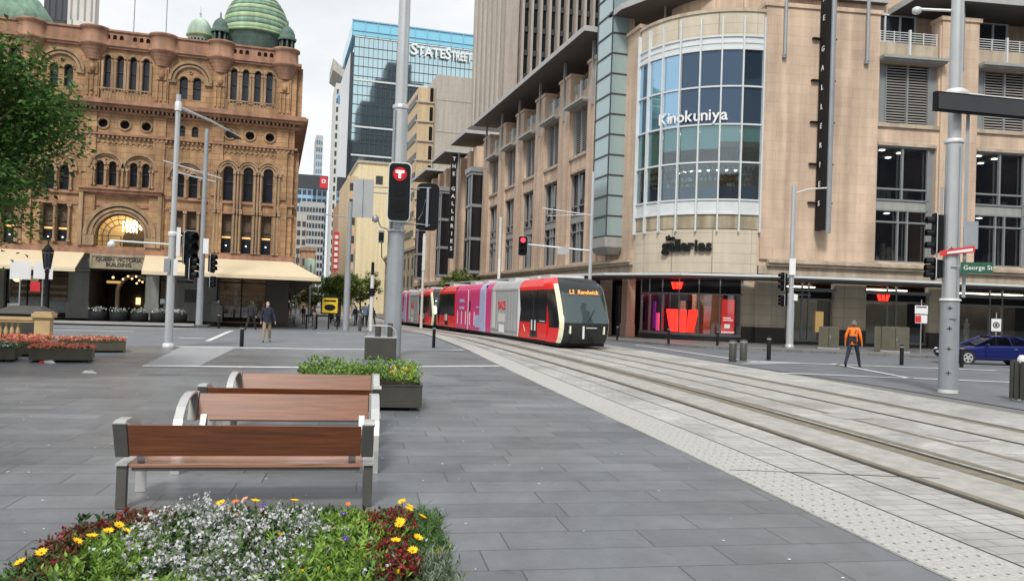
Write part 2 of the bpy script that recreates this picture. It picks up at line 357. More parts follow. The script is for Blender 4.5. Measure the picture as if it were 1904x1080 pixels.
    def holed(s, u0, u1, z0, z1, holes, w1, depth):
        outl = [(u0,z0),(u1,z0),(u1,z1),(u0,z1)]
        vs = [Vector(p) for p in outl]; es = [(0,1),(1,2),(2,3),(3,0)]
        for h in holes:
            n = len(vs); vs += [Vector(p) for p in h]; es += [(n+i, n+(i+1) % len(h)) for i in range(len(h))]
        ov, oe, of, *_ = geometry.delaunay_2d_cdt(vs, es, [], 0, 1e-5)
        def inside(p, poly):
            c = False; j = len(poly)-1
            for i in range(len(poly)):
                if (poly[i][1] > p[1]) != (poly[j][1] > p[1]) and p[0] < (poly[j][0]-poly[i][0])*(p[1]-poly[i][1])/(poly[j][1]-poly[i][1])+poly[i][0]: c = not c
                j = i
            return c
        keep = []
        for f in of:
            c = sum((ov[i] for i in f), Vector((0,0)))/len(f)
            if inside(c, outl) and not any(inside(c, h) for h in holes): keep.append(list(f))
        s.add([(p.x, w1, p.y) for p in ov], keep)
        for h in holes:
            n = len(h); s.add([(x,w1,z) for x,z in h]+[(x,w1-depth,z) for x,z in h], [(i,(i+1)%n,n+(i+1)%n,n+i) for i in range(n)])
        return s
    def builds(s, name, mats, parent=None, eps=.03, weld=False):     # one object per touching cluster
        bb = []
        for a, b, c, d in s.ch:
            p = s.v[a:b]; bb.append([min(q[i] for q in p)-eps for i in range(3)]+[max(q[i] for q in p)+eps for i in range(3)])
        par = list(range(len(bb)))
        def fd(i):
            while par[i] != i: i = par[i]
            return i
        for i in range(len(bb)):
            for j in range(i):
                if all(bb[i][k] <= bb[j][k+3] and bb[j][k] <= bb[i][k+3] for k in range(3)): par[fd(i)] = fd(j)
        gr = {}
        for i in range(len(bb)): gr.setdefault(fd(i), []).append(i)
        out = []
        for g in gr.values():
            m = MB(); 
            for i in g:
                a, b, c, d = s.ch[i]; o = len(m.v)-a; m.v += s.v[a:b]
                for f in range(c, d):
                    if f in s.smooth: m.smooth.add(len(m.f))
                    m.f.append([q+o for q in s.f[f]]); m.m.append(s.m[f])
            out.append(m.build(name, mats, parent, weld=weld))
        return out
    def build(s, name, mats, parent=None, bevel=0, keepn=False, loc=None, weld=False):
        me = bpy.data.meshes.new(name); me.from_pydata(s.v, [], s.f)
        mats = [mats] if isinstance(mats, str) else mats
        for m in mats: me.materials.append(MATS[m])
        me.polygons.foreach_set('material_index', s.m)
        if s.smooth:
            fl = [i in s.smooth for i in range(len(s.f))]; me.polygons.foreach_set('use_smooth', fl)
        if not keepn:
            bm = bmesh.new(); bm.from_mesh(me)
            if weld: bmesh.ops.remove_doubles(bm, verts=bm.verts, dist=1e-4)
            bmesh.ops.recalc_face_normals(bm, faces=bm.faces); bm.to_mesh(me); bm.free()
        me.update()
        o = bpy.data.objects.new(name, me); COL.objects.link(o)
        if parent: o.parent = parent
        if loc: o.location = loc
        if bevel:
            b = o.modifiers.new('bevel', 'BEVEL'); b.width = bevel; b.segments = 2; b.limit_method = 'ANGLE'
        return o
def tag(o, label=None, cat=None, group=None, kind=None):
    if label: o['label'] = label
    if cat: o['category'] = cat
    if group: o['group'] = group
    if kind: o['kind'] = kind
    return o
def thing(name, label, cat, loc=(0,0,0), rz=0, group=None):
    o = bpy.data.objects.new(name, None); COL.objects.link(o); o.location = loc; o.rotation_euler = (0,0,rz); o.empty_display_size = .2
    return tag(o, label, cat, group)
def dup(o, loc=None, rz=None, label=None, parent=None, group=None):
    c = o.copy(); COL.objects.link(c)
    if parent is not None: c.parent = parent
    if loc is not None: c.location = loc
    if rz is not None: c.rotation_euler = (0,0,rz)
    if label: c['label'] = label
    if group: c['group'] = group
    for ch in list(o.children): dup(ch, parent=c)
    return c
def text(s, size, pos, ex, name, mat, parent, depth=.03, up=(0,0,1), align='CENTER', track=1, bold=0, sx=1):
    cu = bpy.data.curves.new('t', 'FONT'); cu.body = s; cu.size = size; cu.extrude = depth/2; cu.align_x = align; cu.align_y = 'CENTER'
    cu.space_character = track; cu.offset = bold*size; cu.space_line = .8; cu.resolution_u = 3
    to = bpy.data.objects.new('t', cu); COL.objects.link(to)
    dg = bpy.context.evaluated_depsgraph_get(); me = bpy.data.meshes.new_from_object(to.evaluated_get(dg))
    bpy.data.objects.remove(to); bpy.data.curves.remove(cu)
    me.materials.clear(); me.materials.append(MATS[mat]); me.name = name
    ex = Vector(ex).normalized(); uz = Vector(up); n = ex.cross(uz)
    M = Matrix((ex*sx, uz, n)).transposed().to_4x4(); M.translation = pos
    me.transform(M)
    o = bpy.data.objects.new(name, me); COL.objects.link(o); o.parent = parent
    return o
def arch(u, wd, zb, zt, n=12):          # arched opening polygon: full width wd, bottom zb, crown zt
    r = wd/2; zs = zt-r
    return [(u-r, zb), (u+r, zb)]+[(u+r*math.cos(math.pi*k/n), zs+r*math.sin(math.pi*k/n)) for k in range(n+1)]
def rect(u0, u1, z0, z1): return [(u0,z0),(u1,z0),(u1,z1),(u0,z1)]
def circ(u, z, r, n=18): return [(u+r*math.cos(2*math.pi*k/n), z+r*math.sin(2*math.pi*k/n)) for k in range(n)]
# ------------------------------------------------------------------ ground
def clip(poly, y, above):
    o = []
    for i in range(len(poly)):
        a, b = poly[i], poly[(i+1) % len(poly)]
        ia, ib = (a[1] >= y) == above or a[1] == y, (b[1] >= y) == above or b[1] == y
        if ia: o.append(a)
        if ia != ib:
            t = (y-a[1])/(b[1]-a[1]); o.append((a[0]+(b[0]-a[0])*t, y))
    return o
def sheet(name, poly, z, mat, label=None, parent=None, h=0, mb=None):
    m = mb or MB()
    for lo, hi in ((-1e4, 45), (45, 130), (130, 1e5)):
        p = poly
        if lo > -1e4: p = clip(p, lo, True)
        if len(p) > 2 and hi < 1e5: p = clip(p, hi, False)
        if len(p) < 3: continue
        n = len(p)
        if h: m.add([(x,y,gz(y)+z-h) for x,y in p]+[(x,y,gz(y)+z) for x,y in p], [list(range(n,2*n))]+[(i,(i+1)%n,n+(i+1)%n,n+i) for i in range(n)])
        else: m.add([(x,y,gz(y)+z) for x,y in p], [list(range(n))])
    if mb: return m
    return tag(m.build(name, mat, keepn=not h), label, kind='structure')
def strip(pts, wl, wr): return [(x+wl, y) for x, y in pts]+[(x+wr, y) for x, y in pts[::-1]]
LEDGE = [(4.45,-8),(4.78,1),(5.02,5),(5.2,6.8),(5.62,9.9),(6.0,14.5),(7.04,25),(7.94,33.3),(9.2,50.6),(9.5,80),(9.6,400)]
T1 = [(6.6,-8),(7.5,1.5),(8.15,6.6),(8.62,10.5),(9.15,15.5),(9.62,21),(10.0,27),(10.35,34.5),(10.7,45),(10.8,60),(10.8,400)]
T2 = [(10.6,-8),(11.6,2),(12.3,8.5),(12.7,12.6),(13.1,17.3),(13.5,23),(13.8,29),(14.0,36),(14.02,45),(14.02,400)]
REDGE = [(13.6,-8),(14.6,4),(15.2,9.5),(15.6,14),(16.1,19),(16.6,25),(17.0,33),(17.2,45),(17.3,400)]
def interp(pl, y):
    for a, b in zip(pl, pl[1:]):
        if a[1] <= y <= b[1]: return a[0]+(b[0]-a[0])*(y-a[1])/(b[1]-a[1])
def smooth(pl, y0, y1, st=1.0):
    out = []; y = y0
    while y < y1+1e-6:
        ws = [(interp(pl, min(max(y+d, pl[0][1]), pl[-1][1])), math.exp(-(d/3.5)**2)) for d in (-5,-3,-1.5,0,1.5,3,5)]
        out.append((sum(a*b for a, b in ws)/sum(b for a, b in ws), y)); y += st if y < 60 else 20
    return out
sheet('ground', [(-900,-900),(900,-900),(900,1500),(-900,1500)], -.03, 'land')
LS, RS, C1, C2 = smooth(LEDGE,-3,300), smooth(REDGE,-3,300), smooth(T1,-3,300), smooth(T2,-3,300)
sheet('plaza_paving', [(-60,-30),(4.1,-30)]+[p for p in LS if p[1] <= 32.2]+[(interp(LEDGE,32.2),32.2),(-60,31.6)], -.004, 'bluestone')
sheet('left_road', [(-90,31.7),(7.8,32.3),(8.6,44),(9.0,52),(-4,52.2),(-90,52.2)], -.008, 'asphalt_light')
sheet('street_paving', [(-4,52.2),(9.2,52),(9.4,300),(1,300),(1,58),(-4,58)], -.006, 'bluestone')
sheet('right_road', [(13,-30),(90,-30),(90,60),(17.2,60),(17,20)], -.012, 'asphalt')
sheet('tramway', LS+RS[::-1], 0, 'granite_sett')
m = MB()
for C in (C1, C2):
    sheet('', strip(C, -.68, .68), .003, '', mb=m)
tag(m.build('track_infill', 'track_fill', keepn=True), kind='structure')
m = MB()
sheet('', strip(C1, .86, 1.02), .006, '', mb=m); sheet('', strip(C1, .36, .62), .006, '', mb=m)
sheet('', strip(C1, -.62, -.5), .006, '', mb=m); sheet('', strip(C2, .42, .62), .006, '', mb=m); sheet('', [(x+1.86, y) for x,y in C1]+[(x+1.98, y) for x,y in C1[::-1]], .006, '', mb=m)
tag(m.build('track_grime', 'track_dirt', keepn=True), kind='structure')
m = MB()
for C in (C1, C2):
    for s_ in (-.70, .70):
        for o_, w_, z_ in ((0, .028, .012), (.055 if s_ < 0 else -.055, .014, .008)):
            sheet('', strip(C, s_+o_-w_, s_+o_+w_), z_, '', mb=m)
tag(m.build('tram_rails', 'rail_steel', keepn=True), kind='structure')
sheet('tactile_band', strip([p for p in LS if p[1] < 60], .02, .85), .004, 'tactile')
m = MB(); 
for i in range(0, 62):
    y = 1.5+i*.22
    for k in range(6):
        x = interp(LEDGE, y)+.10+k*.13
        m.add([(x+.014*math.cos(a), y+.019*math.sin(a), .012) for a in [q*math.pi/3 for q in range(6)]], [list(range(6))])
tag(m.build('tactile_studs', 'stud', keepn=True), kind='structure')
m = MB()
sheet('', strip([p for p in LS if p[1] < 60], .85, .875), .006, '', mb=m); sheet('', strip([p for p in C1 if p[1] < 60], -1.35, -1.33), .006, '', mb=m)
sheet('', [(5.6,9.0),(8.1,8.2),(8.1,8.23),(5.6,9.03)], .0065, '', mb=m)
tag(m.build('paving_joint', 'rail_steel', keepn=True), kind='structure')
# painted lines
m = MB()
def line(a, b, wd): 
    d = Vector((b[0]-a[0], b[1]-a[1])).normalized(); n = Vector((-d.y, d.x))*wd/2
    sheet('', [(a[0]-n.x,a[1]-n.y),(b[0]-n.x,b[1]-n.y),(b[0]+n.x,b[1]+n.y),(a[0]+n.x,a[1]+n.y)], .006, '', mb=m)
line((-3.3,23.5),(1.2,23.55),.30); line((1.2,23.55),(7.0,24.9),.26)
line((-3.6,32.0),(2.2,31.9),.34); line((2.2,31.9),(7.7,33.0),.32)
line((-2.6,36.0),(-2.15,47.5),.22); line((-9,49.5),(-4.6,50.2),.35); line((-4.6,50.2),(-3.5,51),.3); line((-14,47.5),(-5.6,47.5),.3); line((-5.6,47.5),(-4.4,49.8),.25)
line((-12,43.0),(-6.5,43.0),.3); line((-8,37.5),(-5.9,37.6),.25); line((-3.9,37.8),(-2.9,38.2),.3)
line((19.0,28.7),(28.6,25.5),.25); line((16.4,23.4),(23.6,20.7),.22); line((22.2,28.2),(20.3,21.9),.22); line((28,25.6),(40,22),.25); line((23.6,20.7),(36,16.2),.22)
line((19.1,40.5),(18.7,30.0),.2); line((18.7,30.0),(19.0,28.7),.2); line((28.5,29.0),(38,26.4),.25); line((1.3,57),(8.5,56),.25); line((2.4,46.6),(8.6,47),.3)
tag(m.build('road_markings', 'paint_white', keepn=True), kind='structure')
m = MB()
sheet('', [(-3.3,23.7),(-1.9,23.7),(-1.3,31.8),(-3.2,31.8)], .002, '', mb=m)
sheet('', [(17.2,27.2),(19.2,29.3),(21.0,28.2),(18.4,27.3)], .002, '', mb=m)
tag(m.build('pale_crossing_band', 'granite_slab', keepn=True), kind='structure')
# footpaths with kerbs
KR = [(17.6,300),(17.6,52),(18.6,47),(20.6,41),(22.2,38),(25.0,36.8),(28,35.6),(31,33.6),(36,31.8),(60,26.0),(90,18.0)]
FP = [(90,60),(30,60),(30,300)]
sheet('right_footpath', KR+FP, .13, 'footpath', h=.16)
m = MB()
for a, b in zip(KR, KR[1:]):
    d = (Vector(b)-Vector(a)); d.normalize(); n = Vector((d.y, -d.x))*.16
    sheet('', [a, b, (b[0]-n.x,b[1]-n.y), (a[0]-n.x,a[1]-n.y)], .138, '', h=.02, mb=m)
tag(m.build('right_kerb', 'kerb_stone'), kind='structure')
sheet('left_footpath', [(-90,52.6),(-4.6,52.6),(-3.9,53.2),(-3.9,62),(-90,62)], .12, 'footpath', h=.15)
tag(MB().box(-90,-4.6,52.35,52.6,-.03,.125).build('left_kerb', 'kerb_stone'), kind='structure')
m = MB()
for (x, y, a, b) in ((5.2,20.5,.55,.3),(4.3,19.2,.6,.32),(6.5,18.0,.4,.3),(5.3,18.0,.5,.28),(-2.6,21.3,.45,.25),(4.6,21.6,.4,.25)):
    sheet('', [(x-a,y-b),(x+a,y-b),(x+a,y+b),(x-a,y+b)], .001, '', mb=m)
tag(m.build('pit_lids', 'asphalt', keepn=True), kind='structure')
m = MB()
for (x, y) in ((11.2,11.0),(11.5,9.0),(11.0,13.5)):
    sheet('', [(x-.35,y-.35),(x+.35,y-.35),(x+.35,y+.35),(x-.35,y+.35)], .007, '', mb=m)
tag(m.build('track_pit_lids', 'kerb_stone', keepn=True), kind='structure')
rnd = random.Random(3); m = MB()
for i in range(260):
    x, y = rnd.uniform(-6, 6.5), rnd.uniform(5, 22); r = rnd.uniform(.008, .022)
    if x > interp(LEDGE, y)-.3: continue
    m.add([(x+r*rnd.uniform(.6,1)*math.cos(a), y+r*rnd.uniform(.6,1)*math.sin(a), .004) for a in [q*math.pi/3 for q in range(6)]], [list(range(6))])
tag(m.build('chewing_gum_spots', 'paint_white', keepn=True), 'small pale gum spots dotted over the dark paving', 'gum spots', kind='stuff')
# ------------------------------------------------------------------ domed sandstone arcade building (left)
QV = thing('sandstone_arcade_building', 'ornate brown sandstone arcade building with green copper domes and cream awnings', 'building', (0,0,0))
WIDE = [-2.0, -9.83, -17.6]; NARR = [-5.93, -13.7]
XL = -30.0
def slim(c): return [c-1.18, c-.42, c+.36, c+1.14]
up, lo, fz = [], [], []                     # openings: upper storey, arcade storeys, frieze
for c in WIDE:
    up += [(x, .40, 14.98, 17.35) for x in slim(c)]
for c in NARR:
    up += [(x, .52, 14.92, 16.45) for x in (c-.42, c+.42)]
for c in (WIDE[0], WIDE[2]): lo += [(x, .66, 8.32, 10.68) for x in (c-1.3, c, c+1.3)]
lo += [(x, .46, 8.8, 10.4) for x in (-11.2,-10.45,-9.2,-8.45)]
for c in NARR: lo += [(x, .56, 8.34, 9.95) for x in (c-.42, c+.42)]
rects = [(x-.33, x+.33, 4.75, 7.42) for c in (WIDE[0], WIDE[2]) for x in (c-1.3, c, c+1.3)]+[(x-.30, x+.30, 5.0, 7.42) for c in NARR for x in (c-.42, c+.42)]
fzo = [(x, .42, 12.42, 13.15) for c in NARR for x in (c-.42, c+.42)]
ocu = [(c+d, 12.85, .29) for c in WIDE for d in (-1.3, 0, 1.3)]
m = MB(fr_qvb)
m.holed(XL, .95, 14.3, 18.2, [arch(*o) for o in up], 0, .45)
m.holed(XL, .95, 12.2, 14.3, [arch(*o) for o in fzo]+[circ(*o) for o in ocu], .04, .4)
m.holed(XL, .95, 4.3, 12.2, [arch(*o) for o in lo]+[rect(*o) for o in rects]+[arch(-9.83, 2.9, 4.85, 6.98, 20)], 0, .55)
m.build('wall', 'sandstone', QV, keepn=True)
m = MB(fr_qvb)                               # side, back and roof of the mass
m.add([(.95,0,4.3),(.95,-180,4.3),(.95,-180,18.2),(.95,0,18.2)], [(0,1,2,3)])
m.add([(XL,-.6,18.2),(.95,-.6,18.2),(.95,-180,18.2),(XL,-180,18.2)], [(0,1,2,3)])
m.add([(XL,0,0),(XL,-180,0),(XL,-180,18.2),(XL,0,18.2)], [(0,1,2,3)])
m.add([(XL,-180,0),(.95,-180,0),(.95,-180,18.2),(XL,-180,18.2)], [(0,1,2,3)])
m.build('side_wall', 'sandstone', QV)
# windows: frame + pane
def wn(o, arched=True, warm=False):
    u, wd, zb, zt = o
    f = MB(fr_qvb)
    if arched: f.ring(u, zt-wd/2, wd/2-.05, wd/2+.02, -.34, -.26, 0, 180, 10)
    f.box(u-wd/2-.02, u-wd/2+.04, -.34, -.26, zb, zt-(wd/2 if arched else 0)); f.box(u+wd/2-.04, u+wd/2+.02, -.34, -.26, zb, zt-(wd/2 if arched else 0))
    f.box(u-wd/2+.04, u+wd/2-.04, -.34, -.26, zb, zb+.06); zm = zb+(zt-zb)*.55; f.box(u-wd/2+.04, u+wd/2-.04, -.34, -.27, zm, zm+.05)
    if not arched: f.box(u-wd/2+.04, u+wd/2-.04, -.34, -.26, zt-.06, zt)
    w_ = f.build('window', 'frame_dark', QV)
    g = MB(fr_qvb).extr(arch(u, wd, zb, zt) if arched else rect(u-wd/2, u+wd/2, zb, zt), -.42, -.38).build('pane', 'glass_qvb', w_)
    if warm:
        MB(fr_qvb).box(u-wd/2+.04, u+wd/2-.04, -.36, -.35, 6.02, 7.36).build('blind', 'bark', w_)
        MB(fr_qvb).box(u-wd/2+.05, u+wd/2-.05, -.365, -.355, 5.80, 5.93).build('lit_ceiling', 'gold_lit', w_)
        MB(fr_qvb).sphere((u, -.3, 5.3), .035, 8, 5).build('lamp', 'lamp_white', w_)
for o in up+lo+fzo: wn(o)
for (a, b, c, d) in rects: wn(((a+b)/2, b-a, c, d), False, True)
m = MB(fr_qvb)
for o in ocu:
    MB(fr_qvb).extr(circ(*o), -.35, -.3).build('round_window', 'black', QV)
    m.ring(o[0], o[1], .29, .40, .04, .12, 0, 360, 20)
# arch mouldings and colonnettes
for (u, wd, zb, zt) in lo:
    m.ring(u, zt-wd/2, wd/2, wd/2+.12, -.1, .10); 
for (u, wd, zb, zt) in up:
    m.ring(u, zt-wd/2, wd/2, wd/2+.13, 0, .10)
for c in (WIDE[0], WIDE[2]):
    for x in (c-1.3, c, c+1.3): m.ring(x, 10.35, .50, .64, 0, .16); m.ring(x, 10.35, .66, .74, 0, .22)
for c in NARR:
    m.ring(c, 16.1, .98, 1.14, 0, .14); m.ring(c, 16.1, 1.2, 1.36, 0, .22); m.ring(c, 9.6, .92, 1.0, 0, .1); m.ring(c, 9.6, 1.04, 1.2, 0, .2)
    m.ring(c, 16.75, .07, .13, 0, .08, 0, 360, 10); m.ring(c, 10.15, .10, .18, 0, .08, 0, 360, 10)
    m.box(c-1.36, c-.9, 0, .16, 15.95, 16.15); m.box(c+.9, c+1.36, 0, .16, 15.95, 16.15)
for c in (-10.83, -8.83): m.ring(c, 9.95, .80, .88, 0, .1); m.ring(c, 9.95, .92, 1.08, 0, .2); m.ring(c, 10.45, .08, .15, 0, .08, 0, 360, 10)
m.ring(-9.83, 5.53, 1.48, 1.62, -.2, .14, 0, 180, 28); m.ring(-9.83, 5.53, 1.68, 1.85, 0, .22, 0, 180, 28); m.ring(-9.83, 5.53, 1.95, 2.18, 0, .32, 0, 180, 28)
for s_ in (-1, 1):
    m.box(-9.83+s_*1.85-.33, -9.83+s_*1.85+.33, 0, .3, 4.85, 5.5); m.box(-9.83+s_*2.35-.12, -9.83+s_*2.35+.12, 0, .35, 4.85, 8.3)
m.build('arch_moulding', 'sandstone_trim', QV)
m = MB(fr_qvb)
def col(x, z0, z1, r=.08, wd=.17):
    m.tube([(x,wd,z0),(x,wd,z1)], r, 8); m.box(x-r*1.5, x+r*1.5, wd-r*1.5, wd+r*1.5, z0, z0+.14); m.box(x-r*1.7, x+r*1.7, wd-r*1.7, wd+r*1.7, z1-.16, z1)
for c in (WIDE[0], WIDE[2]):
    for x in (c-1.95, c-.65, c+.65, c+1.95):
        for d in ((-.2, -.0, .2) if abs(x-c) < 1 else (-.12,.08)): col(x+d, 4.75, 7.6); col(x+d, 7.62, 10.3)
        m.box(x-.30, x+.30, 0, .20, 10.30, 10.42)
    for x in slim(c): 
        for d in (-.3, .3): m.box(x+d-.07, x+d+.07, 0, .09, 15.0, 16.95)
        m.box(x-.38, x-.22, 0, .13, 16.85, 17.05); m.box(x+.22, x+.38, 0, .13, 16.85, 17.05)
for c in NARR:
    for d in (0, -.85, .85): col(c+d, 8.34, 9.65, .06); col(c+d, 5.0, 7.42, .07)
for x in (-11.62,-11.5,-10.83,-10.1,-9.83,-9.56,-8.83,-8.16,-8.04): col(x, 8.75, 9.95, .055)
c = WIDE[1]
for x in slim(c):
    for d in (-.3, .3): m.box(x+d-.07, x+d+.07, 0, .09, 15.0, 16.95)
m.builds('colonnette', 'sandstone_trim', QV)
# string courses, dentils, cornice
m = MB(fr_qvb); bands = [(4.30,4.62,.35),(4.62,4.75,.2),(7.44,7.60,.08),(8.14,8.30,.14),(12.08,12.22,.22),(13.52,13.66,.3),(13.84,14.02,.62),(14.02,14.22,.85),(14.22,14.34,.7),(17.75,17.9,.18),(17.9,18.08,.28)]
for z0, z1, d in bands: m.box(XL, .95+d, .001, d, z0, z1); m.box(.95, .95+d, -179, .001, z0, z1)
m.box(-12.3, -7.4, .1, .42, 8.3, 8.5); m.box(-12.4, -7.3, .1, .55, 8.5, 8.62)
m.build('cornice', 'terracotta_stone', QV)
m = MB(fr_qvb); x = XL
while x < 1.0:
    m.box(x, x+.13, .04, .5, 13.66, 13.84); m.box(x, x+.12, .04, .16, 11.9, 12.08); x += .27
for k in range(90): m.box(.95, 1.4, -k*.5-.2, -k*.5, 13.66, 13.84)
x = XL
while x < .9:
    m.ring(x, 11.55, .10, .15, 0, .07, 0, 180, 6); x += .34
m.build('dentils', 'sandstone_trim', QV)
# pilasters with bulging turret caps
for X in (.15, -4.05, -7.7, -11.85, -15.5, -19.7, -23.4):
    f = MB(fr_qvb); f.box(X-.42, X+.42, 0, .16, 14.34, 16.9)
    for d in (-.27, 0, .27): f.box(X+d-.06, X+d+.06, .16, .24, 14.6, 15.9)
    f.box(X-.3, X+.3, .16, .26, 16.0, 16.75); f.lathe([(.01,16.05),(.17,16.1),(.2,16.35),(.12,16.6),(.01,16.65)], X, .22, 10)
    f.box(X-.36, X+.36, 0, .12, 8.6, 12.05); f.box(X-.38, X+.38, .04, .16, 12.25, 13.5); f.box(X-.45, X+.45, 0, .18, 4.75, 8.14)
    pl_ = f.build('pilaster', 'sandstone', QV)
    t = MB(fr_qvb).lathe([(.42,16.9),(.50,17.0),(.46,17.08),(.60,17.2),(.56,17.3),(.72,17.42),(.68,17.52),(.84,17.62),(.82,17.74),(.98,17.82),(.98,17.95),(.86,18.02),(.84,18.5),(.82,18.82),(.95,18.9),(.95,19.02),(.75,19.08),(.01,19.1)], X, -.15, 20)
    t.build('turret_cap', 'terracotta_stone', pl_)
MB(fr_qvb).box(.95,1.35,-40,-.3,14.3,17.9).box(.95,1.3,-60,-.3,4.7,12.0).build('side_pilasters', 'sandstone', QV)
# parapet
m = MB(fr_qvb)
holes = []
for c in WIDE[:2]:
    for k in range(7):
        if k != 3: holes.append(arch(c-1.2+k*.4, .24, 18.35, 18.66, 6))
m.holed(XL, .9, 18.08, 18.85, holes, .12, .25); m.add([(XL,-.25,18.08),(.9,-.25,18.08),(.9,-.25,18.85),(XL,-.25,18.85)], [(0,1,2,3)])
m.box(XL, .98, -.3, .22, 18.85, 18.97)
m.box(.6,.95,-170,-.3,18.08,18.9)
m.build('parapet', 'terracotta_stone', QV, keepn=True)
for c in WIDE[:2]:
    b = MB(fr_qvb).box(c-1.6, c+1.6, .55, .65, 14.98, 15.06)
    for k in range(17): b.tube([(c-1.55+k*.194,.6,14.34),(c-1.55+k*.194,.6,14.98)], .03, 6)
    b.build('balcony_rail', 'sandstone_trim', QV)
# big entrance arch window with radial bars, lit inside
m = MB(fr_qvb)
m.ring(-9.83, 5.53, .72, .78, -.3, -.24, 0, 180, 16); m.ring(-9.83, 5.53, 1.08, 1.13, -.3, -.24, 0, 180, 18); m.ring(-9.83, 5.53, 1.38, 1.46, -.32, -.22, 0, 180, 24)
for k in range(1, 9):
    a = math.pi*k/9; m.tube([(-9.83+.75*math.cos(a),-.27,5.53+.75*math.sin(a)),(-9.83+1.4*math.cos(a),-.27,5.53+1.4*math.sin(a))], .025, 6)
for x in (-1.4,-1.1,-.75,0,.75,1.1,1.4): m.box(-9.83+x-.025,-9.83+x+.025,-.3,-.25,4.85,5.53)
m.box(-11.25,-8.4,-.3,-.24,5.50,5.56); m.box(-11.25,-8.4,-.3,-.24,5.15,5.19)
ea = m.build('arched_window', 'frame_dark', QV)
MB(fr_qvb).box(-11.6,-8.1,-3.2,-3.1,4.7,7.3).box(-11.6,-8.1,-3.2,-.6,7.2,7.3).box(-11.7,-11.6,-3.2,-.6,4.7,7.3).box(-8.1,-8.0,-3.2,-.6,4.7,7.3).build('interior_wall', 'interior_cream', ea)
MB(fr_qvb).extr(arch(-9.3,1.7,4.7,6.4),-3.05,-3.0).build('interior_arch', 'interior_dark', ea)
m = MB(fr_qvb); rr = random.Random(5)
for k in range(26): 
    a = rr.uniform(0, 6.28); q = rr.uniform(.1,.75); m.tube([(-9.35+q*math.cos(a),-1.6+q*.6*math.sin(a),6.15+rr.uniform(-.25,.35)),(-9.35+q*math.cos(a),-1.6+q*.6*math.sin(a),6.45+rr.uniform(-.1,.35))], .035, 5)
m.build('chandelier', 'lamp_warm', ea)
MB(fr_qvb).box(-11.2,-8.5,-2.6,-2.2,7.1,7.15).build('added_glow_panel', 'lamp_warm', ea)  # warm glowing panel added to strengthen the glow inside the arch
# sign over the door
sg = MB(fr_qvb).box(-11.45,-8.15,.0,.32,3.38,4.28)
sg.box(-11.5,-8.1,.32,.38,4.16,4.3); sg.box(-11.5,-8.1,.32,.38,3.36,3.46); sg.box(-11.5,-11.38,.32,.38,3.46,4.16); sg.box(-8.22,-8.1,.32,.38,3.46,4.16)
sg = sg.build('name_panel', 'old_stone', QV)
text('QUEEN VICTORIA', .34, fr_qvb(-9.8,.345,3.97), (1,0,0), 'lettering', 'dark_stone', sg, .04, bold=.01)
text('BUILDING', .34, fr_qvb(-9.8,.345,3.64), (1,0,0), 'lettering', 'dark_stone', sg, .04, bold=.01)
# ground floor piers, shop fronts, entrance
for (a, b) in ((-17.2,-16.4),(-12.75,-11.55),(-8.15,-7.35),(-6.95,-3.75),(-.55,.95)):
    f = MB(fr_qvb).box(a, b, -.8, .05, .1, 4.3); f.box(a-.06, b+.06, .05, .16, .1, 1.05); f.box(a-.04, b+.04, .05, .12, 1.05, 1.15); f.box(a-.05, b+.05, .05, .14, 3.1, 3.3)
    pr_ = f.build('granite_pier', 'grey_granite' if a != -.55 else 'dark_stone', QV)
    if b-a > 3:
        MB(fr_qvb).box(-5.75,-4.95,.05,.10,1.35,2.2).build('plaque', 'dark_stone', pr_)
        MB(fr_qvb).hexa([(-4.1,.05,1.2),(-3.4,.05,1.2),(-3.4,.6,1.2),(-4.1,.6,1.2),(-4.0,.05,1.5),(-3.7,.05,1.5),(-3.7,.4,1.5),(-4.0,.4,1.5)]).box(-4.0,-3.3,.05,.7,.1,1.2).build('buttress', 'grey_granite', pr_)
for (a, b) in ((-30,-17.2),(-16.4,-12.75),(-7.35,-6.95),(-3.75,-.55)):
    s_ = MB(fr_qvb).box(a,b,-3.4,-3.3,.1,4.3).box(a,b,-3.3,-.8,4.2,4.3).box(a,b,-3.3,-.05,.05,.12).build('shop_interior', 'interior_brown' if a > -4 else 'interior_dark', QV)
    f = MB(fr_qvb); n = max(1, int((b-a)/1.1))
    for k in range(n+1): x = a+(b-a)*k/n; f.box(x-.04, x+.04, -.5, -.42, .4, 3.4)
    f.box(a,b,-.52,-.4,.1,.42); f.box(a,b,-.52,-.4,2.75,2.83); f.box(a,b,-.52,-.4,3.35,4.3)
    f = f.build('shop_front', 'matte_black', QV)
    MB(fr_qvb).box(a,b,-.475,-.465,.42,3.35).build('pane', 'shop_glass', f)
m = MB(fr_qvb); rr = random.Random(11)
for z in (.95,1.3,1.65,2.0):
    m.mat(0).box(-3.65,-.65,-1.3,-.9,z-.03,z)
    for k in range(20):
        x = -3.6+k*.146; m.mat(rr.choice([1,1,2])).box(x,x+rr.uniform(.06,.12),-1.25,-.95,z,z+rr.uniform(.08,.24))
m.build('shelf_of_goods', ['frame_grey','goods','interior_cream'], QV)
m = MB(fr_qvb)
for x in (-3.2,-2.6,-1.9,-1.2): m.box(x,x+.35,-1.6,-1.2,4.12,4.16)
m.builds('shop_lamp', 'ceiling_glow', QV)
m = MB(fr_qvb); 
for z in (1.2,1.6,2.0): m.box(-16.2,-13,-1.2,-.9,z,z+.18)
m.build('shelf_of_goods', 'goods', QV)
e = MB(fr_qvb).box(-11.55,-8.15,-6.1,-6,.1,4.3).box(-11.6,-11.5,-6,0,.1,4.3).box(-8.2,-8.1,-6,0,.1,4.3).box(-11.6,-8.1,-6,-.2,3.3,4.3).build('entrance_hall', 'interior_dark', QV)
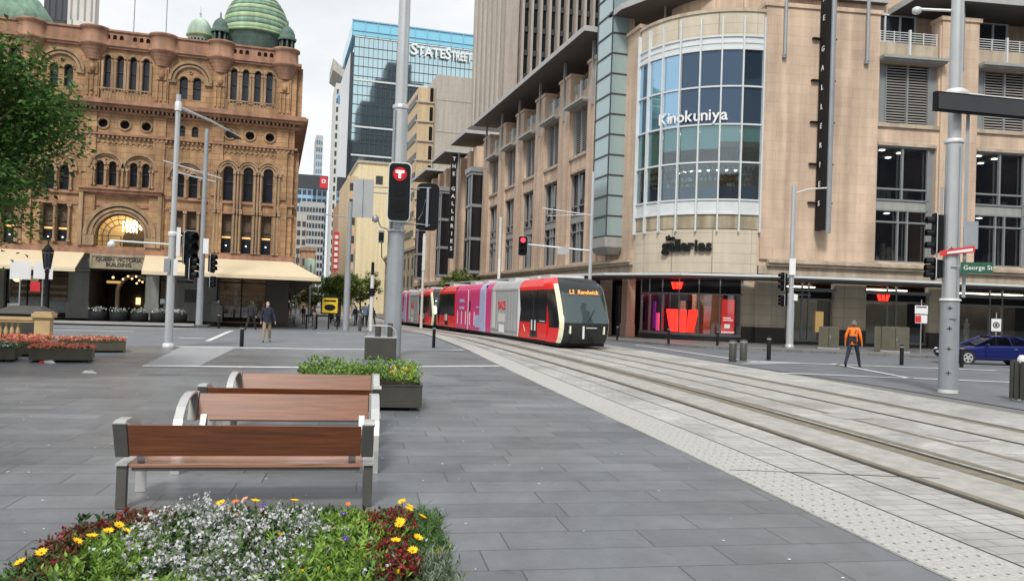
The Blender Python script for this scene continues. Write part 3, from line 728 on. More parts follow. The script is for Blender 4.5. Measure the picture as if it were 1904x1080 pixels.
MB(fr_qvb).ring(-9.2,1.9,1.0,1.22,-3.0,-2.6,0,180,20).box(-10.42,-10.2,-3,-2.6,.1,1.9).box(-8.2,-7.98,-3,-2.6,.1,1.9).build('inner_arch', 'interior_cream', e)
MB(fr_qvb).box(-10.95,-10.1,-2.4,-2.35,2.45,2.62).build('lit_sign', 'gold_lit', e)
m = MB(fr_qvb)
for (x, z) in ((-9.75,2.75),(-9.45,2.95),(-9.2,2.8),(-8.95,2.95),(-8.75,2.7),(-8.55,2.6),(-8.9,2.5)): m.sphere((x,-1.2,z), .07, 8, 6)
m.sphere((-10.55,-2.3,2.85),.09,8,6).box(-9.6,-9.3,-5.9,-5.8,1.0,1.5).build('lamp_cluster', 'lamp_globe', e)
# awnings
for (a, b, h0, h1) in ((-30,-11.85,0,.45),(-8.25,.95,.55,1.95)):
    a2, b2 = (a, b+h1) if a == -30 else (a+.55, b+h1)
    a2 = a if a == -30 else a+.45
    b2 = b+.4 if a == -30 else b+1.9
    f = MB(fr_qvb).hexa([(a,.05,4.30),(b,.05,4.30),(b2,4.5,3.16),(a2,4.5,3.16),(a,.05,4.42),(b,.05,4.42),(b2,4.5,3.24),(a2,4.5,3.24)])
    f.box(a2,b2,4.46,4.5,3.02,3.16)
    aw = f.build('awning', 'awning_cream', QV)
    g = MB(fr_qvb)
    for k in range(7): x = a2+(b2-a2)*k/6; g.tube([(x if a>-29 else x,.1,3.1),(x,4.4,3.05)], .03, 6)
    if b > 0: g.hexa([(.95,.1,3.2),(b2,4.4,3.05),(b2,4.35,3.0),(.95,.05,3.0),(.95,.1,3.9),(b2,4.4,3.14),(b2,4.35,3.14),(.95,.05,3.9)])
    g.builds('awning_frame', 'dark_stone', aw)
# east side awning (to the street)
f = MB().hexa([(.95,62,4.4),(2.9,54,3.2),(2.9,140,1.9),(.95,140,3.1),(.95,62,4.5),(2.9,54,3.28),(2.9,140,1.98),(.95,140,3.2)]).build('side_awning', 'awning_cream', QV)
# domes
D = MB()
prof = [(2.25,18.2),(2.25,19.6),(2.4,19.8),(2.35,20.6),(2.5,20.75)]
D.lathe(prof, -2.0, 62.3, 28); dr = D.build('dome_drum', 'copper_dark', QV)
D = MB()
for k in range(13):
    t0, t1 = k/13, (k+1)/13; f_ = lambda t: (2.3*math.cos(t*1.5)*(1+.03*math.sin(t*3)), 20.95+3.35*math.sin(t*1.5))
    r0, z0 = f_(t0); r1, z1 = f_(t1); D.mat(k % 2).lathe([(r0+.02,z0),(r0+.05,z0+.02),(r1+.05,z1-.03),(r1,z1)], -2.0, 62.3, 32)
D.mat(0).lathe([(2.3,20.75),(2.46,20.85),(2.4,20.98)], -2.0, 62.3, 32); D.mat(2).lathe([(.45,24.2),(.5,24.4),(.4,24.9),(.5,25.0),(.3,25.4),(.01,25.7)], -2.0, 62.3, 14)
for k in range(8):
    a = k*math.pi/4; D.mat(2).sphere((-2.0+2.0*math.cos(a)*.82, 62.3+2.0*math.sin(a)*.82, 23.15), .14, 6, 5)
D.build('dome', ['copper_light','copper_green','copper_dark'], QV)
def cup(x, y, z, sc, mats):
    c_ = MB(); c_.mat(0).lathe([(.52*sc,z),(.52*sc,z+.18*sc),(.42*sc,z+.2*sc)], x, y, 14)
    for k in range(8):
        a = k*math.pi/4; c_.tube([(x+.42*sc*math.cos(a),y+.42*sc*math.sin(a),z+.2*sc),(x+.42*sc*math.cos(a),y+.42*sc*math.sin(a),z+.95*sc)], .07*sc, 6)
    c_.mat(1).lathe([(.32*sc,z+.1),(.32*sc,z+.95*sc)], x, y, 12)
    c_.mat(0).lathe([(.56*sc,z+.95*sc),(.6*sc,z+1.1*sc),(.5*sc,z+1.15*sc),(.48*sc,z+1.4*sc),(.38*sc,z+1.65*sc),(.2*sc,z+1.85*sc),(.06*sc,z+1.95*sc),(.05*sc,z+2.2*sc),(.01,z+2.35*sc)], x, y, 16)
    c_.build('cupola', mats, QV)
for (x, y) in ((.2,60.2),(-4.35,60.2),(.3,64.6),(-4.4,64.6)): cup(x, y, 19.25+(y-60)*.03, 1.1, ['copper_dark','black'])
for x in (-16.0, -13.9): cup(x, 61.0, 17.9, 1.05, ['copper_green','black'])
MB().lathe([(3.2,18.2),(3.2,19.2),(3.3,19.3),(3.0,20.4),(2.2,21.6),(1.0,22.3),(.01,22.5)], -18.4, 62.5, 28).build('dome', 'copper_green', QV)
c_ = MB(); c_.mat(0).lathe([(.85,18.2),(.85,19.9),(.8,19.95),(.8,20.6),(.88,20.65)], -5.95, 63, 24)
for k in range(20):
    a = k*math.pi/10; c_.mat(1).box(-5.95+.79*math.cos(a)-.06,-5.95+.79*math.cos(a)+.06,63+.79*math.sin(a)-.06,63+.79*math.sin(a)+.06,20.02,20.4)
c_.mat(2).lathe([(.88,20.65),(.95,20.72),(.9,20.85)], -5.95, 63, 24)
c_.mat(0).lathe([(.88,20.85),(.86,21.15),(.76,21.5),(.58,21.8),(.34,22.02),(.1,22.12),(.05,22.3),(.09,22.4),(.03,22.5),(.01,22.95)], -5.95, 63, 24)
c_.build('small_dome', ['copper_pale','black','copper_light'], QV)
for i, x in enumerate((-12.05, -9.7, -7.7)):
    tag(MB().tube([(x,58.9,18.9),(x,58.9,25.5)], .035, 6).build('flagpole', 'steel_dull'), ['thin flagpole above the leftmost turret of the sandstone parapet','thin flagpole above the middle of the sandstone parapet','thin flagpole nearest the small pale dome'][i], 'flagpole', 'thin flagpoles on the parapet')
# ------------------------------------------------------------------ curved corner shopping centre (right)
GA = thing('corner_shopping_centre', 'beige stone shopping centre with a curved glass corner and deep grey eaves', 'building')
LB = [(-62.6,-58.9),(-69.2,-65.5),(-75.7,-72.1),(-82.1,-78.5),(-88.6,-85.0)]
RB = [(6.95,10.95),(13.7,17.6),(20.4,24.3),(27.1,31.0)]
def facade(fr, spans, u0, u1, name='wall'):
    hs = []
    for a, b in spans: hs += [rect(a,b,5.45,12.8), rect(a,b,14.2,18.0)]
    m = MB(fr); m.holed(u0, u1, 4.9, 18.2, hs, 0, .5); m.build(name, 'beige_stone', GA, keepn=True)
    us = [u0]+[x for s_ in sorted(spans) for x in s_]+[u1]
    for i in range(0, len(us), 2):
        a, b = us[i], us[i+1]
        if b-a < .3: continue
        p = MB(fr).box(a+.12, b-.12, 0, .16, 5.3, 20.95).box(a+.05, b-.05, -.9, .02, 18.2, 21.0).box(a-.02, b+.02, -.95, .26, 20.95, 21.2)
        p.build('pilaster', 'beige_stone', GA)
    for a, b in spans:
        f = MB(fr)
        f.box(a-.1,b+.1,.01,.14,13.95,14.2); f.box(a,b,.01,.05,12.8,13.0)
        f.build('window_sill', 'beige_trim', GA)
        # louvred window
        f = MB(fr); mid = (a+b)/2; wl = (b-a)*.13
        f.box(a,a+wl,-.30,-.2,14.2,18.0); f.box(b-wl,b,-.30,-.2,14.2,18.0); f.box(mid-.06,mid+.06,-.28,-.12,14.2,18.0)
        f.box(a+wl,a+wl+.07,-.28,-.14,14.2,18.0); f.box(b-wl-.07,b-wl,-.28,-.14,14.2,18.0); f.box(a,b,-.27,-.16,14.2,14.28)
        w_ = f.build('louvre_window', 'frame_grey', GA)
        f = MB(fr)
        for k in range(21):
            z = 14.38+k*.172; f.hexa([(a+wl+.07,-.30,z+.03),(b-wl-.07,-.30,z+.03),(b-wl-.07,-.20,z-.02),(a+wl+.07,-.20,z-.02),(a+wl+.07,-.30,z+.08),(b-wl-.07,-.30,z+.08),(b-wl-.07,-.20,z+.03),(a+wl+.07,-.20,z+.03)])
        f.build('slats', 'slat_grey', w_); MB(fr).box(a,b,-.52,-.45,14.2,18.0).build('backing', 'black', w_)
        # tall two storey window
        f = MB(fr)
        f.box(a,a+.1,-.3,-.15,5.45,12.8); f.box(b-.5,b-.35,-.3,-.15,5.45,12.8); f.box(b-.35,b,-.34,-.26,5.45,12.8)
        f.box(a+(b-a)*.45-.06,a+(b-a)*.45+.06,-.3,-.12,9.4,12.8); f.box(a+.1,b-.5,-.3,-.18,10.05,10.15)
        for z in (9.4, 8.75, 8.0): f.box(a,b-.35,-.3,-.15,z-.05,z+.05)
        for q in (.40,.56): f.box(a+(b-a)*q-.05,a+(b-a)*q+.05,-.3,-.14,5.45,8.75)
        f.box(a,b,-.3,-.15,12.7,12.8); f.box(a,b,-.3,-.15,5.45,5.55)
        w_ = f.build('window', 'frame_grey', GA)
        MB(fr).box(a,b-.3,-.34,-.22,8.8,9.35).build('spandrel', 'panel_grey', w_)
        dk = fr is fr_left
        MB(fr).box(a,b-.3,-.42,-.40,5.45,12.8).build('pane', 'glass_dark' if dk else 'window_glass', w_)
        if not dk:
            MB(fr).box(a,b,-5.0,-4.9,5.4,12.9).box(a-.1,a,-4.9,-.5,5.4,12.9).box(b,b+.1,-4.9,-.5,5.4,12.9).box(a,b,-4.9,-.5,9.0,9.2).build('interior', 'interior_brown', w_)
            g = MB(fr); q_ = random.Random(int(a*7))
            for k in range(9): x = a+.3+k*.38; g.box(x, x+.3, -2.2, -1.8, 9.25, 9.25+q_.uniform(.3,1.3)); g.box(x, x+.25, -2.6, -2.2, 5.5, 5.5+q_.uniform(.3,1.5))
            g.build('furniture', 'goods', w_)
            MB(fr).box(a,b,-4.9,-.5,12.75,12.85).build('ceiling', 'interior_cream', w_)
            l = MB(fr)
            for (x, y) in ((a+.8,-1.2),(a+2.4,-1.8),(a+.6,-2.8),(a+2.6,-3.4)): l.box(x,x+.28,y,y+.28,12.68,12.72); l.box(x,x+.28,y,y+.28,8.93,8.97)
            l.build('ceiling_lamp', 'lamp_white', w_)
        # ledge, balcony panel and rail, recessed upper storey
        f = MB(fr).box(a-.15,b+.25,-.2,.75,18.15,18.33).box(a-.1,b+.2,-.2,.6,18.05,18.15).build('ledge', 'panel_grey', GA)
        f = MB(fr).box(a,b,-.25,-.1,18.33,19.35).build('balcony_panel', 'beige_trim', GA)
        g = MB(fr)
        for k in range(5): g.box(a,b,-.19,-.15,19.45+k*.15,19.49+k*.15)
        g.box(mid-.06,mid+.06,-.1,.05,18.6,20.2)
        for x in (a+.05,b-.1,(a+mid)/2,(b+mid)/2): g.box(x,x+.05,-.2,-.14,19.35,20.12)
        g.build('balcony_rail', 'frame_white', f)
    # recessed top floor
    f = MB(fr).box(u0,u1,-2.6,-2.4,18.2,23.4); f.build('top_storey_wall', 'beige_stone', GA)
    for a, b in spans:
        f = MB(fr).box(a+.6,b-.2,-2.4,-2.34,18.6,21.9).build('pane', 'glass_dark', GA)
        f.name = 'top_storey_window'; g = MB(fr)
        for k in range(4): x = a+.6+(b-a-.8)*k/3; g.box(x-.05,x+.05,-2.34,-2.24,18.6,21.95)
        g.box(a+.6,b-.2,-2.34,-2.25,20.1,20.2); g.box(a+.55,b-.15,-2.34,-2.2,21.9,22.0); g.build('frame', 'frame_white', f)
facade(fr_left, LB, -91.8, -56.0)
facade(fr_right, RB, -.78, 36)
m = MB(fr_right); 
for z, d in ((4.45,.10),(4.9,.32),(5.05,.42),(5.2,.30)): pass
m.box(-.7,36,.01,.12,4.38,4.9); m.box(-.2,36,.001,.34,4.9,5.08); m.box(-.2,36,.001,.48,5.08,5.24); m.box(-.2,36,.001,.25,5.24,5.34)
m.fr = fr_left
m.box(-91.8,-49.6,.01,.12,4.38,4.9); m.box(-91.8,-49.6,.001,.34,4.9,5.08); m.box(-91.8,-49.6,.001,.48,5.08,5.24); m.box(-91.8,-49.6,.001,.25,5.24,5.34)
m.build('cornice', 'beige_trim', GA)
# solid mass behind
m = MB(); m.prism([(23.7,92),(23.7,52.0),(26,47.5),(31,46.5),(66,40.5),(66,92)], 12.9, 18.1); m.prism([(26,92),(26,56),(33,50),(66,44),(66,92)], 18.3, 22.2)
m.build('core', 'beige_stone', GA)
MB().prism([(28.4,91.6),(28.4,56),(31.5,51.6),(65,46),(65,91.6)], 0, 12.88).build('inner_core', 'interior_brown', GA)
MB().prism([(23.6,91.6),(23.6,52.3),(25.8,47.9),(30,45.4),(65,39.6),(65,45.9),(31.5,51.5),(28.3,56),(28.3,91.6)], 4.05, 4.9).build('ceiling_slab', 'interior_brown', GA)
# stone between the last bay and the glass box, and beside the curve
m = MB(fr_left).box(-56.0,-54.6,-.5,0,4.9,21.0).box(-54.6,-51.9,-.5,-.1,4.9,23.0).box(-51.9,-49.7,-.5,0,4.9,20.9).box(-52.0,-49.6,-.6,.14,20.9,21.15)
m.build('corner_wall', 'beige_stone', GA)
# projecting teal glass box column
m = MB(fr_left); m.box(-54.6,-51.9,-.1,1.15,6.9,26.0); gb = m.build('glass_bay', 'glass_teal', GA)
m = MB(fr_left)
for k in range(13):
    z = 6.95+k*1.42; m.box(-54.64,-51.86,-.1,1.21,z-.05,z+.05)
for (u, wd) in ((-54.62,1.16),(-51.94,1.16)): m.box(u,u+.06,wd-.04,wd+.04,6.9,26.0)
m.build('frame', 'frame_dark', gb)
MB(fr_left).box(-54.7,-51.8,-.1,1.25,6.2,6.88).hexa([(-54.3,0,5.7),(-52.2,0,5.7),(-52.2,.8,5.7),(-54.3,.8,5.7),(-54.7,0,6.2),(-51.8,0,6.2),(-51.8,1.25,6.2),(-54.7,1.25,6.2)]).build('base', 'panel_grey', gb)
# curved bay -------------------------------------------------
def arcband(mb, a0, a1, w0, w1, z0, z1, n=None):
    n = n or max(1, int((a1-a0)/4))
    for k in range(n):
        p, q = a0+(a1-a0)*k/n, a0+(a1-a0)*(k+1)/n; mb.box(p, q, w0, w1, z0, z1)
    return mb
ANG = [0+k*83/7 for k in range(8)]; A1 = ANG[-1]
by = thing('curved_bay', None, None); by.parent = GA; 
m = MB(fr_bay)
arcband(m, 0, A1, -.2, 0, 4.35, 7.05, 21); arcband(m, 0, A1, -.2, 0, 19.05, 20.55, 21); m.builds('stone_panels', 'cream_panel', by)
m = MB(fr_bay); arcband(m, -2, A1+1, -1.2, .08, 20.55, 20.75, 21); m.build('coping', 'beige_trim', by)
m = MB(fr_bay); arcband(m, 0, A1, -.1, .03, 8.05, 8.85, 21); arcband(m, 0, A1, -.1, .06, 18.25, 18.6, 21); arcband(m, 0, A1, -.1, .02, 18.65, 19.0, 21); m.builds('white_band', 'frame_white', by)
m = MB(fr_bay); arcband(m, 0, A1, -.1, .01, 7.1, 8.0, 21); m.build('spandrel_panels', 'old_stone', by)
m = MB(fr_bay)
for a in ANG: m.box(a-.42, a+.42, -.05, .22, 6.9, 20.2)
for z in (8.02, 8.88, 11.2, 13.55, 15.9, 18.22, 18.62, 19.03): arcband(m, 0, A1, -.05, .10, z-.05, z+.05, 21)
m.build('mullions', 'frame_white', by)
rr = random.Random(2)
for i in range(7):
    a, b = ANG[i]+.4, ANG[i+1]-.4
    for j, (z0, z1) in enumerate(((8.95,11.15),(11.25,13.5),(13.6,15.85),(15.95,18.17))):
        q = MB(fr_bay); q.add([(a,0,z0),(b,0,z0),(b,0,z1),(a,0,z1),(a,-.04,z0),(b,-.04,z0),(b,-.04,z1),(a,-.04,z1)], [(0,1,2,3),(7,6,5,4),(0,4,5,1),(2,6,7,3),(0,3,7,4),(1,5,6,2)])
        q.build('pane', 'bay_glass' if j < 2 else ('glass_blue' if i < 3 else 'glass_dark_reflection'), by)  # upper pane tints stand in for reflections: blue for sky, navy for dark buildings
        if j == 1: MB(fr_bay).box(a+.1, b-.1, -.07, -.05, (12.05 if i < 5 else 12.5) if i > 1 else 11.3, 13.5).build('pale_light_band', 'glass_pale', by)  # pale teal tint stands in for the lit ceiling and reflections
m = MB(fr_bay); arcband(m, 0, A1, -4.2, -4.1, 8.8, 13.6, 14); m.build('interior_wall', 'interior_brown', by)
m = MB(fr_bay); arcband(m, 0, A1, -4.1, -.3, 13.45, 13.55, 14); arcband(m, 0, A1, -4.1, -.9, 11.15, 11.25, 14); m.build('ceiling', 'interior_cream', by)
m = MB(fr_bay); arcband(m, 0, A1, -4.1, -.12, 8.7, 8.8, 14); arcband(m, 0, A1, -.9, -.12, 11.0, 11.15, 14); m.build('interior_floor', 'interior_cream', by)
m = MB(fr_bay)
for a in range(8, 82, 9): m.box(a, a+3.5, -1.5, -1.2, 13.38, 13.43); m.box(a+4, a+6, -2.6, -2.4, 11.08, 11.12)
m.build('ceiling_lamp', 'lamp_white', by)
m = MB(fr_bay); arcband(m, 2, A1-1, -.35, -.2, 8.95, 9.75, 14); m.build('blue_counter', 'blue_shelf', by)
m = MB(fr_bay)
for k in range(150):
    a = 3+rr.uniform(0, 76); z = rr.choice([9.8,10.15,10.5]); m.mat(rr.choice([0,0,1,2])).box(a, a+rr.uniform(.4,1.6), -.9, -.6, z, z+rr.uniform(.12,.3))
for k in range(60):
    a = ANG[6]+1+rr.uniform(0,9); z = 9.8+rr.randint(0,4)*.27; m.mat(1).box(a, a+rr.uniform(.3,.8), -.8, -.6, z, z+.2)
for a in range(10, 80, 3): m.mat(2).add([(a,-.25,11.0),(a+1.5,-.25,11.0),(a+.75,-.25,10.78)], [(0,1,2)])
m.build('books_and_bunting', ['goods','goods_red','sign_white'], by)
def arctext(s, size, z, a0, gap, mat, nm, par, wd=.12, bold=.01, depth=.08):
    k = a0; r = BR+wd
    for ch in s:
        o = text(ch, size, (0,0,0), (1,0,0), nm, mat, par, depth, bold=bold, align='LEFT')
        xs = [v.co.x for v in o.data.vertices]; x0, x1 = min(xs), max(xs); wdt = x1-x0
        a = R(k)+wdt/2/r; ex = Vector((math.sin(a), -math.cos(a), 0)); nn = ex.cross(Vector((0,0,1)))
        p = Vector(fr_bay(math.degrees(a), wd, z)); M = Matrix((ex, -nn, Vector((0,0,1)))).transposed().to_4x4(); M.translation = p
        zc = 0 if True else 0
        o.data.transform(Matrix.Translation((-(x0+x1)/2, 0, 0))); o.data.transform(M)
        k += math.degrees((wdt+gap)/r)
ks = thing('bookshop_sign', 'white bookshop lettering across the blue panes of the curved bay', 'sign', (0,0,0))
arctext('Kinokuniya', 1.0, 14.1, 22.0, .06, 'sign_white', 'letter', ks, .14, .014)
gs = thing('mall_name_sign', 'dark lowercase lettering on cream panels under the curved bay', 'sign')
arctext('galleries', 1.0, 6.0, 27.0, .015, 'matte_black', 'letter', gs, .16, .034, .14)
arctext('the', .5, 6.50, 29.5, .02, 'matte_black', 'letter', gs, .16, .02, .14)
# canopy along both streets
m = MB()
FP_ = [(18.9,91.8),(18.9,53),(19.9,47.0),(22.6,42.2),(26.9,39.6),(29.2,38.9)]+[fr_right(u,4.4,0)[:2] for u in (2,10,20,36)]
BK = [fr_right(36,.1,0)[:2], fr_right(0,.1,0)[:2]]+[fr_bay(a,.05,0)[:2] for a in (80,60,40,20,2)]+[(23.0,53),(23.0,91.8)]
m.prism(FP_+BK, 3.94, 4.10); m.build('canopy', 'roof_grey', GA)
m = MB()
for a, b in zip(FP_, FP_[1:]):
    d = Vector((b[0]-a[0], b[1]-a[1])).normalized(); n = Vector((-d.y, d.x))*-.06
    m.prism([a, b, (b[0]+n.x,b[1]+n.y), (a[0]+n.x,a[1]+n.y)], 4.02, 4.15)
m.build('canopy_fascia', 'frame_white', GA)
# eaves
def eave(pts, z, name='eave'):
    m = MB(); m.prism(pts, z, z+.22); o = m.build(name, 'roof_grey', GA)
    f = MB(); n = len(pts)
    for i in range(n):
        a, b = pts[i], pts[(i+1) % n]; d = Vector((b[0]-a[0], b[1]-a[1])); 
        if d.length < .1: continue
        d.normalize(); q = Vector((d.y, -d.x))*.05
        f.prism([a, b, (b[0]+q.x,b[1]+q.y), (a[0]+q.x,a[1]+q.y)], z+.02, z+.42)
    f.build('fascia', 'fascia_light', o)
eave([(21.4,91.0),(21.4,55.9),(25.8,55.9),(25.8,91.0)], 22.45)
e0 = []
eave([(22.0,52.6),(22.0,50.6),(22.9,48.2),(24.6,46.6),(27.5,46.2),(29.5,46.6),(34,50),(34,53.5),(24.5,53.5)], 22.3)
eave([fr_right(u,wd,0)[:2] for u, wd in ((8.9,.9),(36,.9),(36,-6),(8.9,-6))], 21.95)
eave([fr_right(u,wd,0)[:2] for u, wd in ((1.8,-2.0),(8.6,-2.0),(8.6,-6),(1.8,-6))], 22.6)
m = MB(fr_bay); arcband(m, 2, 82, -2.3, -2.1, 20.7, 22.3, 20); m.build('upper_curved_wall', 'beige_stone', GA)
MB(fr_right).box(1.5,4.6,-.3,-.02,18.2,20.5).box(1.5,4.6,-.35,.05,20.45,20.65).build('recess_parapet', 'beige_stone', GA)
m = MB()
for y in (57.6,64.0,70.6,77.1,83.6,90.2): m.box(22.75,22.95,y-.1,y+.1,17.5,22.45)
m.fr = fr_right
for u in (.5,5.9,12.3): m.tube([(u,.34,17.9),(u,.34,22.2)], .11, 8); m.box(u-.13,u+.13,.2,.4,17.75,17.95)
m.fr = fr_bay
for a in (8, 58, 74): m.tube([(a,-1.3,20.6),(a,-1.3,22.3)], .09, 8)
m.builds('steel_strut', 'steel_dull', GA)
# vertical blade sign
bs = thing('vertical_blade_sign', 'tall dark vertical mall sign with silver mast on beige corner wall', 'sign')
MB(fr_right).box(2.75,3.0,.35,1.2,7.15,23).build('blade', 'matte_black', bs)
MB(fr_right).tube([(3.25,.95,7.0),(3.25,.95,23.5)], .2, 14).build('mast', 'steel_dull', bs)
m = MB(fr_right)
for z in (8.9,11.3,13.9,16.5,19.1): m.box(2.3,2.75,.3,.4,z-.04,z+.04); m.box(3.4,3.85,.3,.4,z-.04,z+.04); m.box(2.3,3.85,.1,.35,z-.03,z+.03)
m.build('bracket', 'matte_black', bs)
z = 19.6
for k, ch in enumerate('GALLERIES'):
    text(ch, .46, fr_right(2.74,.78,18.3-k*1.19), (RN[0],RN[1],0), "letter", 'sign_white', bs, .03, bold=.015)
for k, ch in enumerate('THE'):
    text(ch, .46, fr_right(2.74,.78,22.6-k*1.19), (RN[0],RN[1],0), "letter", 'sign_white', bs, .03, bold=.015)
# shop fronts under the canopy
BX = [2, 12, 24, 36.5, 49.5, 62.5, 75.5]
wb = thing('corner_shop_front', None, None); wb.parent = GA
m = MB(fr_bay)
for a in BX: m.box(a-.35,a+.35,-.6,-.45,.55,3.95)
arcband(m, 2, 76, -.62, -.42, 3.0, 3.08, 16); arcband(m, 2, 76, -.65, -.35, .42, .56, 16)
m.build('frame', 'frame_grey', wb)
m = MB(fr_bay); arcband(m, 2, 84, -.8, -.3, .1, .42, 18); arcband(m, 76.5, 84, -.8, -.25, .1, 1.1, 3); m.build('plinth', 'dark_stone', wb)
m = MB(fr_bay); arcband(m, 2, 76, -.56, -.50, 3.08, 3.98, 16); m.build('fascia_panels', 'matte_black', wb)
m = MB(fr_bay); arcband(m, 76.5, 84.5, -.9, -.4, 1.1, 3.98, 3); m.build('pier', 'cream_panel', wb)
m = MB(fr_bay); arcband(m, 2, 76, -.54, -.52, .56, 3.0, 16); m.build('pane', 'shop_glass', wb)
m = MB(fr_bay); arcband(m, 2, 78, -4.6, -4.5, .1, 4.0, 14); m.build('interior_wall', 'interior_brown', wb)
m = MB(fr_bay); arcband(m, 2, 78, -4.5, -.7, 3.9, 3.95, 14); arcband(m, 2, 78, -4.5, -.7, .1, .14, 14); m.build('interior_ceiling', 'interior_cream', wb)
m = MB(fr_bay)
for a in range(8, 76, 7): m.box(a, a+4, -2.4, -1.7, 3.84, 3.88)
m.build('ceiling_lamp', 'lamp_white', wb)
m = MB(fr_bay); arcband(m, 14, 20, -3.2, -3, .2, 2.6, 2); arcband(m, 50.5, 56, -2.0, -1.8, .2, 2.3, 2); arcband(m, 27, 33, -3.6, -3.4, .2, 3.4, 2); m.build('partition', 'interior_cream', wb)
m = MB(fr_bay); arcband(m, 11, 13.6, -.95, -.85, .7, 2.5, 1); m.build('poster', 'purple_lit', wb)
m = MB(fr_bay); arcband(m, 15, 17.5, -.95, -.85, .6, 1.75, 1); m.build('poster', 'pink_lit', wb)
def wlogo(mb, fn, h, wdt, th):   # three slanted strokes of the W shaped emblem
    for poly in (((0,1),(.24,1),(.33,.0),(.15,0)), ((.37,1),(.59,1),(.58,0),(.43,0)), ((.75,1),(1,1),(.84,0),(.68,0))):
        mb.add([fn(x*wdt, 0, z*h) for x, z in poly]+[fn(x*wdt, th, z*h) for x, z in poly], [(0,1,2,3),(7,6,5,4),(0,4,5,1),(1,5,6,2),(2,6,7,3),(3,7,4,0)])
m = MB(); wlogo(m, lambda x, t, z: fr_bay(24+x*9.3, -.9-t, z+.60), 1.42, 2.55, .5)
tag(m.build('red_letter_display', 'neon_red'), 'big glowing red W shaped display on the corner shop window sill', 'shop display')
m = MB(); wlogo(m, lambda x, t, z: fr_bay(31.2+x*9.3, -.44+t, z+3.32), .42, .85, .06)
tag(m.build('neon_emblem', 'neon_red'), 'small red neon emblem above the big red display in the corner window', 'sign', 'small red neon emblems on the shop fascias')
pp = thing('red_poster_stand', 'tall lit red poster board at the right end of corner shop window', 'poster')
m = MB(fr_bay); arcband(m, 64, 72.5, -.85, -.75, .62, 2.75, 2); m.build('board', 'red_sign_lit', pp)
m = MB(fr_bay); arcband(m, 65, 70, -.74, -.73, 1.55, 1.62, 2); arcband(m, 65, 71.5, -.74, -.73, 1.42, 1.48, 2); arcband(m, 66, 69.5, -.74, -.73, .95, 1.2, 2); arcband(m, 64, 72.5, -.74, -.73, .66, .74, 2); m.build('printed_text', 'display_white', pp)
m = MB(fr_right)
def shop(a, b, dark=False):
    s_ = thing('shop_front', None, None); s_.parent = GA
    f = MB(fr_right)
    for q in (0,.38,.52,1): x = a+(b-a)*q; f.box(x-.05,x+.05,-.45,-.33,.35,3.95)
    f.box(a,b,-.45,-.33,2.9,3.0); f.box(a-.05,b+.05,-.45,-.2,.3,.42); f.box(a-.1,b+.1,-.3,.02,3.42,3.62)
    f.build('frame', 'frame_grey', s_)
    MB(fr_right).box(a,b,-.40,-.36,3.0,3.42).build('fascia_panel', 'matte_black', s_)
    MB(fr_right).box(a,b,-.41,-.39,.42,2.9).build('pane', 'shop_glass', s_)
    MB(fr_right).box(a,b,-.5,-.2,.1,.3).build('plinth', 'dark_stone', s_)
    if not dark: MB(fr_right).box(a,a+(b-a)*.78,-1.0,-.9,.2,2.95).box(a,b,-3,-2.9,.1,3.9).build('screen_wall', 'interior_cream', s_)
    else: MB(fr_right).box(a,b,-3,-2.9,.1,3.9).box(a,b,-2.9,-.5,3.8,3.9).build('interior_wall', 'interior_dark', s_)
    MB(fr_right).box(a+.5,b-.5,-2.0,-1.6,3.72,3.76).build('ceiling_lamp', 'ceiling_glow', s_)
    return s_
prev = -.75
for (a, b, dk) in ((1.2,4.4,False),(6.5,10.75,False),(12.8,19.0,True),(20.8,26,True),(28,34,True)):
    MB(fr_right).box(prev,a,-.5,-.05,1.1,4.0).build('pier', 'cream_panel', GA); MB(fr_right).box(prev,a,-.5,0.02,.1,1.1).build('pier_plinth', 'dark_stone', GA)
    shop(a, b, dk); prev = b
m = MB(); wlogo(m, lambda x, t, z: fr_right(7.35+x, -.30+t, z+3.03), .36, .85, .06)
tag(m.build('neon_emblem', 'neon_red'), 'small red neon emblem over the shop window behind the orange walker', 'sign', 'small red neon emblems on the shop fascias')
ls = thing('left_lane_sign', 'white lettering on a dark fascia left of the orange walker', 'sign')
text('the galleries', .26, fr_right(2.35,-.34,3.22), (RE[0],RE[1],0), 'lettering', 'sign_white', ls, .02)
MB(fr_right).box(3.6,4.1,-.85,-.8,.9,2.2).build('lit_panel', 'gold_lit', GA)
# left street ground floor
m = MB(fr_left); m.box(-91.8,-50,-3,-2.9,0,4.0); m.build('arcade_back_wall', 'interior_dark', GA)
for i in range(11):
    u = -91+i*3.95; MB(fr_left).box(u,u+.9,-.6,0,-.6,4.4).box(u-.05,u+.95,-.62,.05,-.6,.9).build('pier', 'cream_panel' if i % 2 else 'beige_stone', GA)
m = MB(fr_left); 
for i in range(10):
    u = -90+i*3.95; m.box(u,u+2.9,-.9,-.85,.1,3.6)
m.build('street_windows', 'glass_dark', GA)
